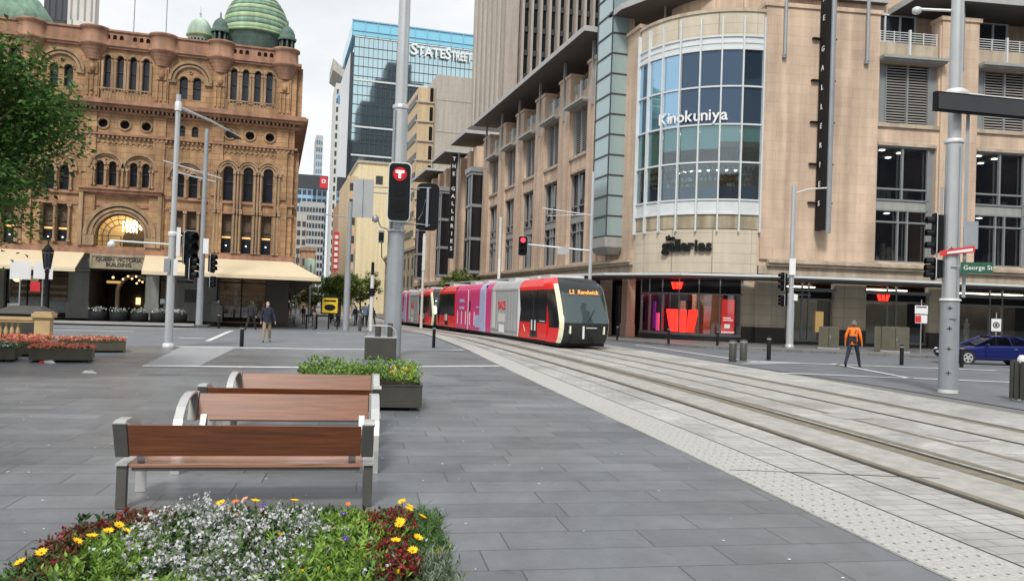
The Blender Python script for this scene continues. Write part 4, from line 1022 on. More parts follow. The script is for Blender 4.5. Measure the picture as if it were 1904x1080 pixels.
# ------------------------------------------------------------------ second mall block and the street beyond
G2 = thing('mall_street_block', 'beige mall block with small stepped grey roofs down the street', 'building')
def blk(name, fr, u0, u1, w0, w1, z0, z1, mat, par): return MB(fr).box(u0,u1,w0,w1,z0,z1).build(name, mat, par)
blk('wall', fr_left, -138, -91.9, -14, -.8, -1.2, 21.5, 'beige_stone', G2)
blk('cornice', fr_left, -138, -91.9, -.8, .3, 4.4, 4.95, 'beige_trim', G2)
blk('canopy', fr_left, -138, -91.9, -.7, 3.9, 3.3, 3.6, 'roof_grey', G2)
for u in (-95.9,-99.4,-104.6,-109.2,-114.0,-118.6,-124,-129,-134,-137.5):
    blk('pilaster', fr_left, u-.75, u+.75, -.8, .15, 0, 21.0, 'beige_stone', G2)
for (a, b) in ((-98.6,-96.7),(-103.8,-100.2),(-108.4,-105.4),(-113.2,-110),(-117.8,-114.8),(-123.2,-119.4),(-128.2,-124.8)):
    for (z0, z1) in ((5.6,12.6),(14.2,17.8)):
        f = blk('window', fr_left, a, b, -.78, -.62, z0, z1, 'frame_dark', G2); blk('pane', fr_left, a+.15, b-.15, -.62, -.58, z0+.1, z1-.1, 'glass_dark', f)
for (a, b) in ((-94.6,-92.0),(-112.6,-110.2),(-130.6,-128.4)):
    f = MB(fr_left)
    for z in (5.4, 9.3, 13.2, 17.0): f.box(a-.05,b+.05,0,1.45,z,z+.35)
    f.box(a,a+.12,0,1.4,5.4,17.2); f.box(a,a+.12,1.3,1.42,5.4,17.2); f.box(b-.12,b,1.3,1.42,5.4,17.2); f.box((a+b)/2-.05,(a+b)/2+.05,1.3,1.42,5.4,17.2)
    f.box(a-.2,b+.2,0,1.6,17.35,17.9)
    f = f.build('bay_window', 'frame_grey', G2); blk('pane', fr_left, a+.05, b-.05, 0, 1.32, 5.5, 17.1, 'glass_black', f)
def eave2(pts, z):
    o = MB().prism(pts, z, z+.2).build('roof_slab', 'roof_grey', G2); f = MB()
    for a, b in zip(pts, pts[1:]+pts[:1]):
        d = Vector((b[0]-a[0], b[1]-a[1])).normalized(); q = Vector((d.y,-d.x))*.05; f.prism([a,b,(b[0]+q.x,b[1]+q.y),(a[0]+q.x,a[1]+q.y)], z+.02, z+.4)
    f.build('fascia', 'fascia_light', o)
eave2([(21.4,103.4),(21.4,94.8),(25.5,94.8),(27,96),(27,103.4)], 22.4); eave2([(21.4,117),(21.4,107),(27,107),(27,117)], 22.2); eave2([(21.4,134),(21.4,121),(27,121),(27,134)], 21.8)
MB().prism([(22.2,103),(22.2,95.6),(27,95.6),(27,103)], 22.8, 23.5).build('roof_vent', 'roof_grey', G2)
b2 = thing('vertical_banner_sign', 'tall black vertical mall banner hanging on the far mall block', 'sign')
MB(fr_left).box(-102.7,-102.4,1.0,1.75,7.6,21.2).build('blade', 'matte_black', b2)
MB(fr_left).tube([(-102.5,.75,7.6),(-102.5,.75,21.4)], .12, 8).build('mast', 'steel_dull', b2)
for k, ch in enumerate('THE GALLERIES'):
    if ch != ' ': text(ch, .68, (21.72, 102.38, 20.5-k*.97), (1,0,0), 'letter', 'sign_white', b2, .04, bold=.02)
OB = thing('old_stone_terrace', 'weathered old stone terrace beyond the last small grey roof', 'building')
m = MB(fr_left).box(-215,-138.1,-14,0,-1.3,11.5); m.box(-215,-138.1,0,.3,10.9,11.3).build('wall', 'old_stone', OB)
for k in range(16):
    u = -141-k*4.4
    for z in (4.4, 7.6): f = blk('window', fr_left, u-.7, u+.7, .0, .06, z, z+2.0, 'frame_dark', OB)
    blk('pilaster', fr_left, u-2.4, u-1.9, 0, .2, 0, 10.9, 'old_stone', OB)
# finned tower
FT = thing('finned_tower', 'tall pale tower with dark vertical window strips behind the mall', 'building')
MB().box(36.8,62,130,158,0,66).build('core', 'black', FT)
MB().box(35.3,37.6,129.2,129.9,0,66).box(34.9,36.7,130,151,0,66).build('corner_wall', 'cream_fin', FT)
x = 38.3; k = 0
while x < 62.5:
    MB().hexa([(x-.20,128.9,0),(x+.20,128.9,0),(x+.40,129.99,0),(x-.40,129.99,0),(x-.20,128.9,66),(x+.20,128.9,66),(x+.40,129.99,66),(x-.40,129.99,66)]).build('fin', 'cream_fin', FT)
    x += 1.58; k += 1
m = MB()
for y in (131,134,137.5,141,144.5,148): m.box(34.6,34.9,y,y+1.0,0,66)
m.builds('side_rib', 'concrete_pale', FT)
m = MB()
for z in range(0,64,4): m.box(37.6,62,129.75,129.98,z,z+.9)
m.build('floor_band', 'frame_dark', FT); MB().box(41.2,47.6,129.55,129.75,20,34.0).build('louvre_screen', 'concrete_pale', FT)
# glass office tower with name sign
ST = thing('glass_office_tower', 'blue glass office tower with white name lettering and bright cyan crown', 'building')
MB().box(21.5,60.2,260,300,-2,85.4).build('curtain_wall', 'glass_tower', ST)
MB().box(20.6,60.6,259.6,300,85.5,90.2).build('crown', 'glass_crown', ST)
MB().box(20.3,21.5,259.4,300,-2,80).build('side_fin', 'glass_dark', ST)
m = MB()
for k in range(27): x = 21.5+k*1.5; m.box(x-.05,x+.05,259.8,260,-2,85.3)
m.build('mullions', 'frame_dark', ST)
for z in (85.4, 71.5, 56.6, 47.5, 38.4, 29.2): MB().box(21.4,60.3,259.6,259.8,z-.25,z+.25).build('white_band', 'frame_white', ST)
m = MB()
for k in range(11): x = 20.6+k*4; m.box(x-.12,x+.12,259.3,259.6,85.5,90.4)
m.box(20.4,60.8,259.2,259.6,90.1,90.5); m.box(20.4,60.8,259.3,259.6,87,87.2); m.build('crown_frame', 'glass_blue', ST)
m = MB()
for k in range(19):
    z = 27+k*3.05; m.box(21.5,60.2,259.86,259.98,z,z+.22)
m.build('floor_lines', 'frame_dark', ST)
text('S', 5.2, (40.4,258.9,83.0), (1,0,0), 'letter', 'sign_white', ST, .5, bold=.02); text('TATE', 4.2, (46.1,258.9,82.6), (1,0,0), 'letter', 'sign_white', ST, .5, bold=.02, sx=.93)
text('S', 5.2, (52.6-1.0,258.9,82.8), (1,0,0), 'letter', 'sign_white', ST, .5, bold=.02, sx=.8); text('TREET', 4.0, (56.3-.2,258.9,82.4), (1,0,0), 'letter', 'sign_white', ST, .5, bold=.02, sx=.62)
# concrete building
CB = thing('blank_concrete_building', 'pale concrete building with a blank panelled front and warm louvred side', 'building')
m = MB().box(28.0,41,150,176,-1.3,44.8).build('front_wall', 'concrete_pale', CB)
m = MB()
for z in range(4, 45, 6): m.box(28.0,41,149.93,149.99,z,z+.12)
for x in (33.2, 36.6): m.box(x,x+.12,149.93,149.99,0,44.8)
m.build('panel_joint', 'grey_wall', CB)
MB().box(24.9,27.95,152,176,-1.3,42.6).build('side_wall', 'concrete_warm', CB)
for k in range(11):
    z = 3+k*3.7
    MB().box(24.75,24.9,153,175,z,z+1.3).build('side_window', 'frame_dark', CB); MB().box(27.1,27.7,151.8,152,z,z+2.6).build('slot_window', 'black', CB); MB().box(24.4,27.95,151.7,151.99,z-.35,z-.1).build('ledge', 'concrete_pale', CB)
YB = thing('yellow_rendered_building', 'plain pale yellow building below the glass tower', 'building')
MB().box(16.6,28,178,205,-1.3,31.6).build('wall', 'yellow_render', YB); MB().box(16.3,28.2,177.7,205.2,31.6,32.1).build('roof_edge', 'concrete_pale', YB)
MB().box(20.4,21.9,177.9,178,27.2,29).build('window', 'frame_dark', YB); MB().box(14.6,16.59,178.5,205,-1.3,28.6).build('side_wing', 'concrete_warm', YB)
for z in (6,10,14,18,22,25.5): MB().box(14.9,16.2,178.4,178.5,z,z+1.6).build('window', 'frame_dark', YB)
def grid(name, label, x0, x1, y0, y1, z1, wall, pane, nx, nz, wf=.6, hf=.55, z0=2, cat='building', group=None):
    b = thing(name, label, cat); MB().box(x0,x1,y0,y1,-2,z1).build('wall', wall, b)
    dz = (z1-z0-1)/nz; dx = (x1-x0)/nx
    for j in range(nz):
        m = MB(); z = z0+j*dz
        for i in range(nx): m.box(x0+(i+.5-wf/2)*dx, x0+(i+.5+wf/2)*dx, y0-.06, y0-.01, z, z+dz*hf)
        m.build('window_row', pane, b)
    return b
WT = grid('white_slim_tower', 'slim white tower with a slanted roof left of the glass tower', 20.6, 26.5, 330, 350, 88, 'white_wall', 'frame_dark', 4, 24, .55, .6)
MB().hexa([(19.0,329,93),(26.5,329,88.2),(26.5,351,88.2),(19.0,351,93),(19.0,329,97.5),(26.5,329,91.2),(26.5,351,91.2),(19.0,351,97.5)]).build('roof', 'concrete_pale', WT)
MB().box(21.3,23.3,329.7,329.9,80,84).build('emblem_panel', 'glass_blue', WT)
grid('far_grey_tower', 'faint grey tower at far left of the white slim tower', 17.4, 20.8, 420, 440, 84, 'grey_wall', 'glass_blue', 3, 22, .7, .6)
NB = grid('red_logo_office', 'dark glass office block with a red logo on its top corner', 1.5, 22.6, 400, 430, 60, 'glass_blue', 'glass_dark', 9, 13, .8, .6, 6)
MB().box(1.2,22.9,399.4,399.9,53.8,60.6).build('top_band', 'frame_dark', NB); MB().box(19.0,22.6,399.1,399.4,54.6,60.0).build('logo', 'sign_red', NB)
m = MB().ring(20.8,57.8,.5,1.1,0,0); m = MB(lambda u,wd,z: (u,399.1-wd,z)); m.ring(20.8,57.9,.55,1.0,0,.2,0,360,12); m.build('logo_mark', 'sign_white', NB)
grid('grey_corner_block', 'grey rounded office block right of the sandstone arcade corner', 1.0, 8.9, 260, 285, 27.6, 'concrete_pale', 'frame_dark', 5, 9, .65, .6, 1)
BB = grid('brown_heritage_block', 'small brown heritage building beside the grey rounded block', 7.2, 11.2, 245, 258, 15.5, 'brown_stone', 'frame_dark', 3, 4, .5, .6, 1)
MB().box(6.9,11.5,244.6,258,15.5,16.6).build('cornice', 'sandstone_trim', BB)
grid('far_terrace', 'hazy dark glass building at the end of the street', 9, 19, 350, 370, 42, 'grey_wall', 'glass_dark', 8, 12, .75, .6, 1)
grid('slender_far_block', 'narrow beige building beside the yellow rendered building', 15.2, 18.8, 215, 235, 27, 'brown_stone', 'frame_dark', 3, 8, .5, .6, 1)
grid('back_pale_tower', 'pale vertical striped tower rising above the left end of the arcade parapet', -22.1, -19.5, 95, 97, 60, 'white_wall', 'frame_grey', 4, 2, .25, .95, 2)
grid('back_blue_tower', 'dark blue tower behind the left green dome', -24.6, -22.2, 96, 110, 60, 'glass_dark', 'frame_dark', 4, 12, .7, .5, 2)
rs = thing('red_vertical_sign', 'red vertical shop sign with pale marks down the street', 'sign')
MB().box(11.2,12.3,168,168.5,7.5,15.4).build('board', 'sign_red', rs)
for k in range(6): MB().box(11.4,12.1,167.85,168,8+k*1.2,8.7+k*1.2).build('pale_mark', 'sign_white', rs)
gsn = thing('green_vertical_sign', 'pale green rounded vertical sign far down the street', 'sign'); MB().lathe([(.01,3),(1,3.3),(1,8.7),(.01,9)],6.0,150,14).build('board', 'copper_pale', gsn); MB().tube([(6,150,-1.3),(6,150,3)],.12,8).build('post','steel_dull',gsn)
# reflected city behind the viewpoint
RT = thing('stepped_dark_tower', 'stepped dark tower standing across the square behind the viewpoint', 'building')
for i, (hw_, h) in enumerate(((44,118),(28,148),(18,166),(9,180))): MB().box(84-hw_,84+hw_,-110-hw_*.6,-80-i*2,0 if i == 0 else (120,148,166)[i-1],h).build('tier', 'navy_wall', RT)
grid('civic_hall', 'sandstone civic hall behind the viewpoint', -45, 5, -75, -45, 26, 'sandstone', 'glass_qvb', 14, 4)
grid('rear_office', 'grey office block behind the viewpoint', 22, 60, -60, -34, 38, 'concrete_pale', 'glass_dark', 12, 9)
# ------------------------------------------------------------------ tram
def tram_section(par, y0, y1, low, up, rf, name='body_section'):
    pr = [(-1.30,.28),(-1.32,.6),(-1.32,1.12),(-1.32,2.78),(-1.29,2.95),(-1.16,3.22),(-.95,3.36),(.95,3.36),(1.16,3.22),(1.29,2.95),(1.32,2.78),(1.32,1.12),(1.32,.6),(1.30,.28)]
    mi = [0,0,1,2,2,2,3,2,2,2,1,0,0]
    m = MB(); n = len(pr)
    m.v = [(x,y0,z) for x,z in pr]+[(x,y1,z) for x,z in pr]
    for i in range(n-1): m.f.append([i,i+1,n+i+1,n+i]); m.m.append(mi[i])
    m.f.append([n-1,0,n,2*n-1]); m.m.append(0); m.f.append(list(range(n))); m.m.append(0); m.f.append(list(range(n,2*n))); m.m.append(0)
    return m.build(name, [low,up,rf,'tram_roof'], par)
def panel(par, name, y0, y1, z0, z1, mat, proud=.012, sides=(-1,)):
    m = MB()
    for s_ in sides: m.box(s_*1.32-(proud if s_ < 0 else 0), s_*1.32+(proud if s_ > 0 else 0), y0, y1, z0, z1)
    return m.build(name, mat, par)
def tram_nose(par, flip=False, L=6.9):
    zl = [.26,.55,.95,1.22,1.4,2.0,2.62,2.78,3.05,3.25,3.38]
    yf = [.42,.16,.02,.0,.08,.36,.72,.84,1.12,1.45,2.0]
    cols = []
    for z, y in zip(zl, yf):
        sc = 1 if z < 2.9 else {3.05:.97, 3.25:.9, 3.38:.72}[z]
        pts = [(-1.32,y+1.75),(-1.31,y+1.0),(-1.24,y+.5),(-1.10,y+.22),(-.62,y+.06),(0,y)]
        cols.append([(x*sc, yy, z) for x, yy in pts]+[(-x*sc, yy, z) for x, yy in pts[:-1][::-1]])
    parts = {'nose_panel': ('tram_dark',[]), 'windscreen': ('glass_screen',[]), 'cream_pillar': ('tram_cream',[]), 'side_glass': ('glass_black',[]), 'lower_skirt': ('tram_red',[]), 'destination_panel': ('tram_dark',[]), 'roof_corner': ('tram_red',[])}
    for i in range(len(zl)-1):
        for j in range(10):
            jj = min(j, 9-j)
            if i >= 8: k = 'roof_corner' if jj < 3 else 'destination_panel'
            elif jj == 2: k = 'cream_pillar'
            elif jj < 2: k = 'lower_skirt' if i < 2 else ('roof_corner' if i >= 7 else 'side_glass')
            else: k = 'nose_panel' if i < 3 else ('windscreen' if i < 6 else 'destination_panel')
            parts[k][1].append((i,j))
    def tf(p): return (p[0], L-p[1] if False else p[1], p[2])
    nr = thing('cab_front', None, None); nr.parent = par
    for k, (mt, cells) in parts.items():
        m = MB()
        for i, j in cells:
            q = [cols[i][j],cols[i][j+1],cols[i+1][j+1],cols[i+1][j]]
            ax = [Vector(v) for v in q]; nrm = (ax[1]-ax[0]).cross(ax[3]-ax[0]).normalized()*(.012 if k == 'cream_pillar' else 0)
            if nrm.y > 0: nrm = -nrm
            m.add([tuple(v+nrm) for v in ax], [(0,1,2,3)], True)
        m.builds(k, mt, nr, .001, True)
    m = MB(); top = cols[-1]; m.add(top+[(.95,L-1,3.36),(-.95,L-1,3.36)], [list(range(13))]); m.build('roof_panel', 'tram_roof', nr)
    # coupler cover, headlamps, lettering, wiper, driver seat edge
    m = MB()
    for s_ in (-1,1): m.box(s_*.84-.03,s_*.84+.03,.08,.2,.72,1.08)
    m.builds('headlamp', 'tram_cream', nr)
    MB().box(-.27,-.20,-.05,.05,.5,1.08).box(-.1,.42,-.04,.05,.99,1.02).build('emblem', 'sign_white', nr)
    MB().tube([(.0,.0,1.30),(.38,.22,1.85)], .014, 5).build('wiper', 'black', nr)
    for s_ in (-1,1): MB().hexa([(s_*.98,.20,1.2),(s_*1.07,.25,1.2),(s_*1.07,.27,1.2),(s_*.98,.22,1.2),(s_*.98,.80,2.66),(s_*1.07,.85,2.66),(s_*1.07,.87,2.66),(s_*.98,.82,2.66)]).build('screen_border', 'tram_dark', nr)
    MB().box(-.75,.75,.36,.40,1.86,1.875).build('screen_line', 'frame_white', nr) if False else None
    MB().box(-1.0,1.0,.30,.36,1.1,1.2).build('dashboard', 'black', nr)
    text('L2  Randwick', .27, (-.02,.64,2.66), (1,0,0), 'destination_text', 'display', nr, .02, bold=.012)
    return nr
def make_tram(label, loc, pitch, length=31.2, rear=True):
    t = thing('tram', label, 'tram', loc, 0, 'coupled red and grey trams'); t.rotation_euler = (pitch,0,0)
    tram_nose(t)
    s1 = tram_section(t, 2.15, 6.9, 'tram_red', 'tram_dark', 'tram_red')
    panel(t, 'side_window', 2.2, 3.5, 1.3, 2.7, 'glass_black'); panel(t, 'side_window', 4.75, 6.75, 1.3, 2.72, 'glass_black')
    d = panel(t, 'door', 3.62, 4.68, .4, 2.75, 'glass_black', .02)
    MB().box(-1.37,-1.345,3.78,3.9,.72,1.25).box(-1.37,-1.345,4.32,4.44,.72,1.25).build('white_handle', 'sign_white', d)
    MB().box(-1.36,-1.34,4.12,4.16,.4,2.75).build('door_seam', 'rubber', d)
    MB().hexa([(-1.335,5.5,.62),(-1.335,5.62,.62),(-1.335,5.9,.98),(-1.335,5.8,.98),(-1.34,5.5,.62),(-1.34,5.62,.62),(-1.34,5.9,.98),(-1.34,5.8,.98)]).build('bird_mark', 'gold_lit' if False else 'tram_cream', t)
    MB().box(-1.335,-1.325,2.4,3.2,1.2,1.24).build('trim_line', 'sign_white', t)
    m = MB(); m.add([(-1.335,6.75,.3),(-1.335,6.95,.3),(-1.335,6.95,2.95),(-1.335,6.75,2.95),(-1.335,6.45,1.75)], [(0,1,2,3),(0,3,4)]); m.build('white_edge', 'sign_white', t)
    def gang(y): return MB().box(-1.22,1.22,y,y+.35,.45,3.2).build('gangway', 'rubber', t)
    s2 = tram_section(t, 6.95, 12.6, 'tram_grey', 'tram_grey', 'tram_grey')
    p = MB()
    for k in range(9): p.box(-1.335,-1.325,7.15+k*.6,7.2+k*.6,.6,2.8)
    p.box(-1.336,-1.325,7.0,12.6,2.80,2.84); p.box(-1.336,-1.325,7.0,12.6,.5,.54)
    p.build('panel_line', 'frame_grey', t)
    MB().box(-1.338,-1.326,9.5,10.9,1.0,1.5).box(-1.338,-1.326,11.6,12.2,.6,2.8).build('pale_print', 'steel_white', t); MB().box(-1.34,-1.325,15.0,15.5,.5,1.7).box(-1.34,-1.325,15.2,16.4,1.75,1.85).box(-1.34,-1.325,15.5,16.6,.5,1.3).build('advert_print', 'tram_lilac', t)
    text('DAZE', .62, (-1.335,10.2,1.95), (0,-1,0), 'lettering', 'tram_red', t, .015, bold=.02)
    MB().box(-1.34,-1.32,9.6,10.7,.4,.85).build('white_panel', 'sign_white', t)
    tram_section(t, 12.6, 13.9, 'tram_pink', 'tram_pink', 'tram_pink'); gang(13.9)
    tram_section(t, 14.25, 15.5, 'tram_lilac', 'tram_lilac', 'tram_lilac')
    tram_section(t, 15.5, 22.6, 'tram_pink', 'tram_pink', 'tram_pink')
    m = MB()
    for k in range(5): m.box(-1.345,-1.325,16.8+k*1.25,16.9+k*1.25,.6,1.5)
    m.box(-1.345,-1.325,18.6,18.7,.3,3.0); m.build('white_strip', 'sign_white', t)
    MB().box(-1.345,-1.325,18.0,18.3,1.5,2.2).build('dark_patch', 'tram_dark', t)
    text('AMAZING', .34, (-1.335,20.6,2.2), (0,-1,0), 'lettering', 'tram_lilac', t, .015); text('RENTALS', .34, (-1.335,20.6,1.7), (0,-1,0), 'lettering', 'tram_lilac', t, .015)
    gang(22.6)
    tram_section(t, 22.95, 28.6, 'tram_red', 'tram_dark', 'tram_red')
    panel(t, 'side_window', 23.2, 25.2, 1.3, 2.72, 'glass_black'); panel(t, 'side_window', 26.4, 28.4, 1.3, 2.72, 'glass_black')
    d = panel(t, 'door', 25.3, 26.3, .4, 2.75, 'glass_black', .02); MB().box(-1.37,-1.345,25.5,25.6,.72,1.2).box(-1.37,-1.345,26.0,26.1,.72,1.2).build('white_handle', 'sign_white', d)
    # rear cab: mirrored front
    r = tram_nose(t); r.rotation_euler = (0,0,math.pi); r.location = (0,length-.4,0)
    m = MB()
    for y in (3.0,5.0,9.0,15.0,18.5,25.5): m.box(-.9,.9,y,y+1.4,3.36,3.55)
    m.builds('roof_box', 'tram_roof', t)
    m = MB().box(-1.15,1.15,.8,length-1.2,.12,.45)
    for y in (3.3,5.1,10,11.8,19,20.8,26,27.8):
        m.tube([(-1.05,y,.3),(-.85,y,.3)], .3, 12)
    m.build('underframe', 'rubber', t)
    return t
make_tram('leading tram of the coupled pair with its cream striped cab facing the square', (14.02,34.9,0), -.0065)
make_tram('second tram coupled behind the leading tram, mostly hidden by the big pole', (14.02,66.4,-.28), -.0125)
# ------------------------------------------------------------------ poles and signals
def facing(x, y): return -math.atan2(x, y)
def signal_head(par, x, z0, wd=.36, h=1.05, d=.18, lit=None, visors=True, board=True, y=-.3, rz=0, name='signal_head'):
    hd = thing(name, None, None); hd.parent = par; hd.location = (x, y, z0); hd.rotation_euler = (0,0,rz)
    MB().box(-wd*.36, wd*.36, 0, d, .06, h-.06).build('housing', 'signal_body', hd, bevel=.02)
    if board:
        r = wd*.22; pts = []
        for cx, cz, a0 in ((wd/2-r,h-r,0),(-wd/2+r,h-r,90),(-wd/2+r,r,180),(wd/2-r,r,270)):
            pts += [(cx+r*math.cos(R(a0+k*18)), cz+r*math.sin(R(a0+k*18))) for k in range(6)]
        MB(lambda u,w_,z: (u,w_,z)).extr(pts, -.012, .02).build('backing_board', 'signal_body', hd)
        m = MB(); n = len(pts)
        for i in range(n):
            a, b = pts[i], pts[(i+1)%n]; m.tube([(a[0],.0,a[1]),(b[0],.0,b[1])], .012, 4, False)
        m.build('rim', 'frame_white', hd)
    if visors:
        for k in range(3):
            z = h*(.8-.3*k); m = MB()
            for q in range(7):
                a, b = R(-20+q*220/7), R(-20+(q+1)*220/7); r = wd*.30
                m.add([(r*math.cos(a),-.02,z+r*math.sin(a)),(r*math.cos(b),-.02,z+r*math.sin(b)),(r*math.cos(b),-.22,z+r*math.sin(b)),(r*math.cos(a),-.22,z+r*math.sin(a))], [(0,1,2,3)])
            m.build('visor', 'signal_body', hd)
            MB().tube([(0,-.02,z),(0,-.035,z)], wd*.25, 12).build('lens', (lit if (lit and k == 0) else 'black'), hd)
    return hd
def pole(label, loc, segs, group=None, cat='street pole', name='street_pole', mat='steel_pole', n=20):
    t = thing(name, label, cat, loc, facing(loc[0], loc[1]), group)
    for (z0, z1, r0, r1, mt) in segs:
        MB().tube([(0,0,z0),(0,0,z1)], [r0, r1], n).build('shaft', mt or mat, t)
    return t
# big centre pole
cp = pole('tall thick grey multi purpose pole rising behind the dark bin, holding the red T signal', (4.08,28.7,0),
          [(0,4.45,.31,.295,'steel_dull'),(4.5,8.85,.27,.26,None),(8.9,16,.215,.19,None)])
MB().lathe([(.33,4.42),(.33,4.5),(.27,4.52)],0,0,20).lathe([(.29,8.78),(.30,8.9),(.22,8.96)],0,0,20).builds('flange', 'steel_pole', cp)
MB().tube([(-.2,-.23,4.5),(-.2,-.23,8.7)], .04, 6).tube([(.17,-.24,4.6),(.17,-.24,8.7)], .012, 5).box(.0,.03,-.3,-.26,5.2,6.3).build('cable_duct', 'steel_dull', cp)
hd = thing('tram_signal', None, None); hd.parent = cp; hd.location = (.05,-.62,4.72)
def rrect(wd, h, r, n=6): 
    return [(cx+r*math.cos(R(a0+k*90/n)), cz+r*math.sin(R(a0+k*90/n))) for cx, cz, a0 in ((wd/2-r,h-r,0),(-wd/2+r,h-r,90),(-wd/2+r,r,180),(wd/2-r,r,270)) for k in range(n+1)]
MB().extr(rrect(.80,2.08,.17), 0, .06).build('frame_rim', 'frame_white', hd)
MB().extr([(x*.92, z*.955+.045) for x, z in rrect(.80,2.08,.17)], -.03, .0).build('face', 'signal_body', hd)
MB().box(-.3,.3,.06,.3,.2,1.9).build('housing', 'signal_body', hd, bevel=.03)
MB().tube([(0,-.03,1.66),(0,-.045,1.66)], .24, 24).build('red_lens', 'signal_halo', hd)
MB().box(-.14,.14,-.07,-.048,1.70,1.78).box(-.035,.035,-.07,-.048,1.52,1.70).build('letter_t', 'signal_t', hd)
for z in (1.1,.55): MB().tube([(0,-.03,z),(0,-.045,z)], .22, 20).build('dark_lens', 'black', hd)
hb = thing('rear_signal', None, None); hb.parent = cp; hb.location = (1.07,-.15,4.5)
MB().extr(rrect(.80,1.68,.2), 0, .05).build('backing_board', 'signal_body', hb)
MB().box(-.05,.03,-.10,0,.12,1.5).tube([(-.33,-.03,.35),(-.18,-.03,.6),(-.08,-.03,1.1)], .012, 5).tube([(-.4,-.04,.22),(.1,-.04,.18)], .02, 5).tube([(-.4,-.04,1.5),(.1,-.04,1.52)], .02, 5).build('bracket', 'steel_dull', hb)
MB().tube([(.2,-.15,4.7),(.75,-.15,4.7)], .03, 6).tube([(.2,-.15,5.95),(.75,-.15,5.95)], .03, 6).tube([(-.2,-.15,5.95),(-.9,-.15,5.95)], .025, 6).tube([(-.2,-.15,5.75),(-.9,-.15,5.75)], .025, 6).builds('arm', 'steel_dull', cp)
MB().box(-1.55,-.84,-.2,-.16,4.85,6.2).box(-1.24,-1.21,-.26,-.2,4.85,6.2).build('sign_plate', 'sign_back', cp)
cb = MB().box(-.62,-.42,-.25,.0,4.0,4.42).build('camera_box', 'steel_dull', cp)
MB().box(-.6,-.44,-.3,-.25,4.05,4.35).tube([(-.5,-.1,4.0),(-.48,-.1,3.5),(-.3,-.1,3.25)], .02, 6).build('cable', 'signal_body', cb)
MB().tube([(-.3,0,4.5),(-.55,-.05,4.55),(-.7,-.05,4.9)], .03, 6).lathe([(.01,4.7),(.12,4.75),(.12,4.9),(.01,5.0)],-.75,-.05,10).build('camera', 'steel_dull', cp)
MB().box(.18,.30,-.12,.0,7.6,8.0).box(-.34,-.24,-.1,.05,5.3,6.5).builds('junction_box', 'steel_dull', cp)
bn = thing('litter_bin_box', 'dark square bin box with pale hoop at the foot of the thick centre pole', 'bin', (3.5,27.35,0), facing(3.5,27.35))
MB().box(-.52,.52,-.45,.45,.02,.72).build('box', 'planter_grey', bn, bevel=.02)
MB().tube([(-.5,-.4,.72),(-.48,-.4,.98),(-.32,-.4,1.12),(.32,-.4,1.12),(.48,-.4,.98),(.5,-.4,.72)], .018, 6).box(-.53,.53,-.46,.46,.72,.75).build('hoop', 'steel_pole', bn)
MB().tube([(-.1,.0,.74),(-.1,.0,1.1)], .1, 12).tube([(.3,.0,.74),(.3,.0,1.2)], .09, 12).build('canister', 'planter_grey', bn)
# left pair
lp = pole('slender white lamp pole left of the square with a long lamp arm', (-3.62,31.66,0), [(0,4.1,.145,.13,None),(4.16,9.2,.095,.085,None)], cat='lamp pole', name='lamp_pole')
MB().lathe([(.2,0),(.2,.12),(.14,.15)],0,0,16).lathe([(.15,4.02),(.17,4.1),(.16,4.18),(.1,4.2)],0,0,16).lathe([(.12,8.6),(.12,8.9),(.09,8.95)],0,0,12).builds('collar', 'steel_white', lp)
q = Vector((-1.75+3.62, 36.6-31.66, 0)); q = Matrix.Rotation(-facing(-3.62,31.66), 3, 'Z') @ q
la = MB().tube([(0,0,8.75),(q.x*.5,q.y*.5,8.85),(q.x,q.y,8.8)], [.06,.045,.035], 8).build('lamp_arm', 'steel_white', lp)
MB().hexa([(q.x*.8-.12,q.y*.8,8.62),(q.x*.8+.14,q.y*.8-.1,8.62),(q.x*1.02+.12,q.y*1.02,8.68),(q.x*1.02-.1,q.y*1.02+.05,8.68),(q.x*.8-.1,q.y*.8,8.74),(q.x*.8+.1,q.y*.8-.1,8.74),(q.x*1.02+.08,q.y*1.02,8.74),(q.x*1.02-.08,q.y*1.02,8.74)]).build('lamp_head', 'matte_black', la)
MB().tube([(0,0,3.72),(-2.05,.1,3.75)], .035, 8).build('camera_arm', 'steel_white', lp); MB().sphere((-2.0,.1,3.6), .14, 12, 8).build('dome_camera', 'steel_white', lp)
for (x, z, h) in ((.62,3.0,1.25),(.68,2.45,.85)):
    s_ = signal_head(lp, x, z, .62 if h > 1 else .56, h, rz=R(38 if h > 1 else 70), y=-.1) 
MB().box(.2,.75,-.05,.02,2.35,2.42).box(.1,.6,-.05,.02,3.1,3.16).box(.1,.6,-.05,.02,4.1,4.16).build('bracket', 'signal_body', lp)
MB().box(.12,.26,-.2,-.17,3.3,4.35).build('street_blade_sign', 'sign_white', lp); MB().box(.06,.2,-.22,-.19,2.6,3.2).build('small_sign', 'sign_white', lp); MB().box(-.26,-.06,-.2,-.1,2.7,3.2).build('meter_box', 'steel_dull', lp)
l2 = pole('second slim pole by the arcade corner with two short cross arms', (-4.2,51.0,.12), [(0,4.4,.2,.18,'steel_dull'),(4.4,11.6,.14,.12,'steel_dull')], cat='street pole')
MB().tube([(-2.3,0,9.5),(0,0,8.95),(.9,0,8.75)], .05, 6).tube([(-1.6,0,8.9),(.6,0,8.5)], .05, 6).build('cross_arm', 'steel_pole', l2)
s_ = signal_head(l2, .62, 3.1, .6, 1.1, rz=R(60), y=-.2); signal_head(l2, .6, 2.2, .45, .7, rz=R(60), y=-.2)
MB().box(.05,.35,-.25,-.2,4.2,5.1).build('plate', 'sign_white', l2)
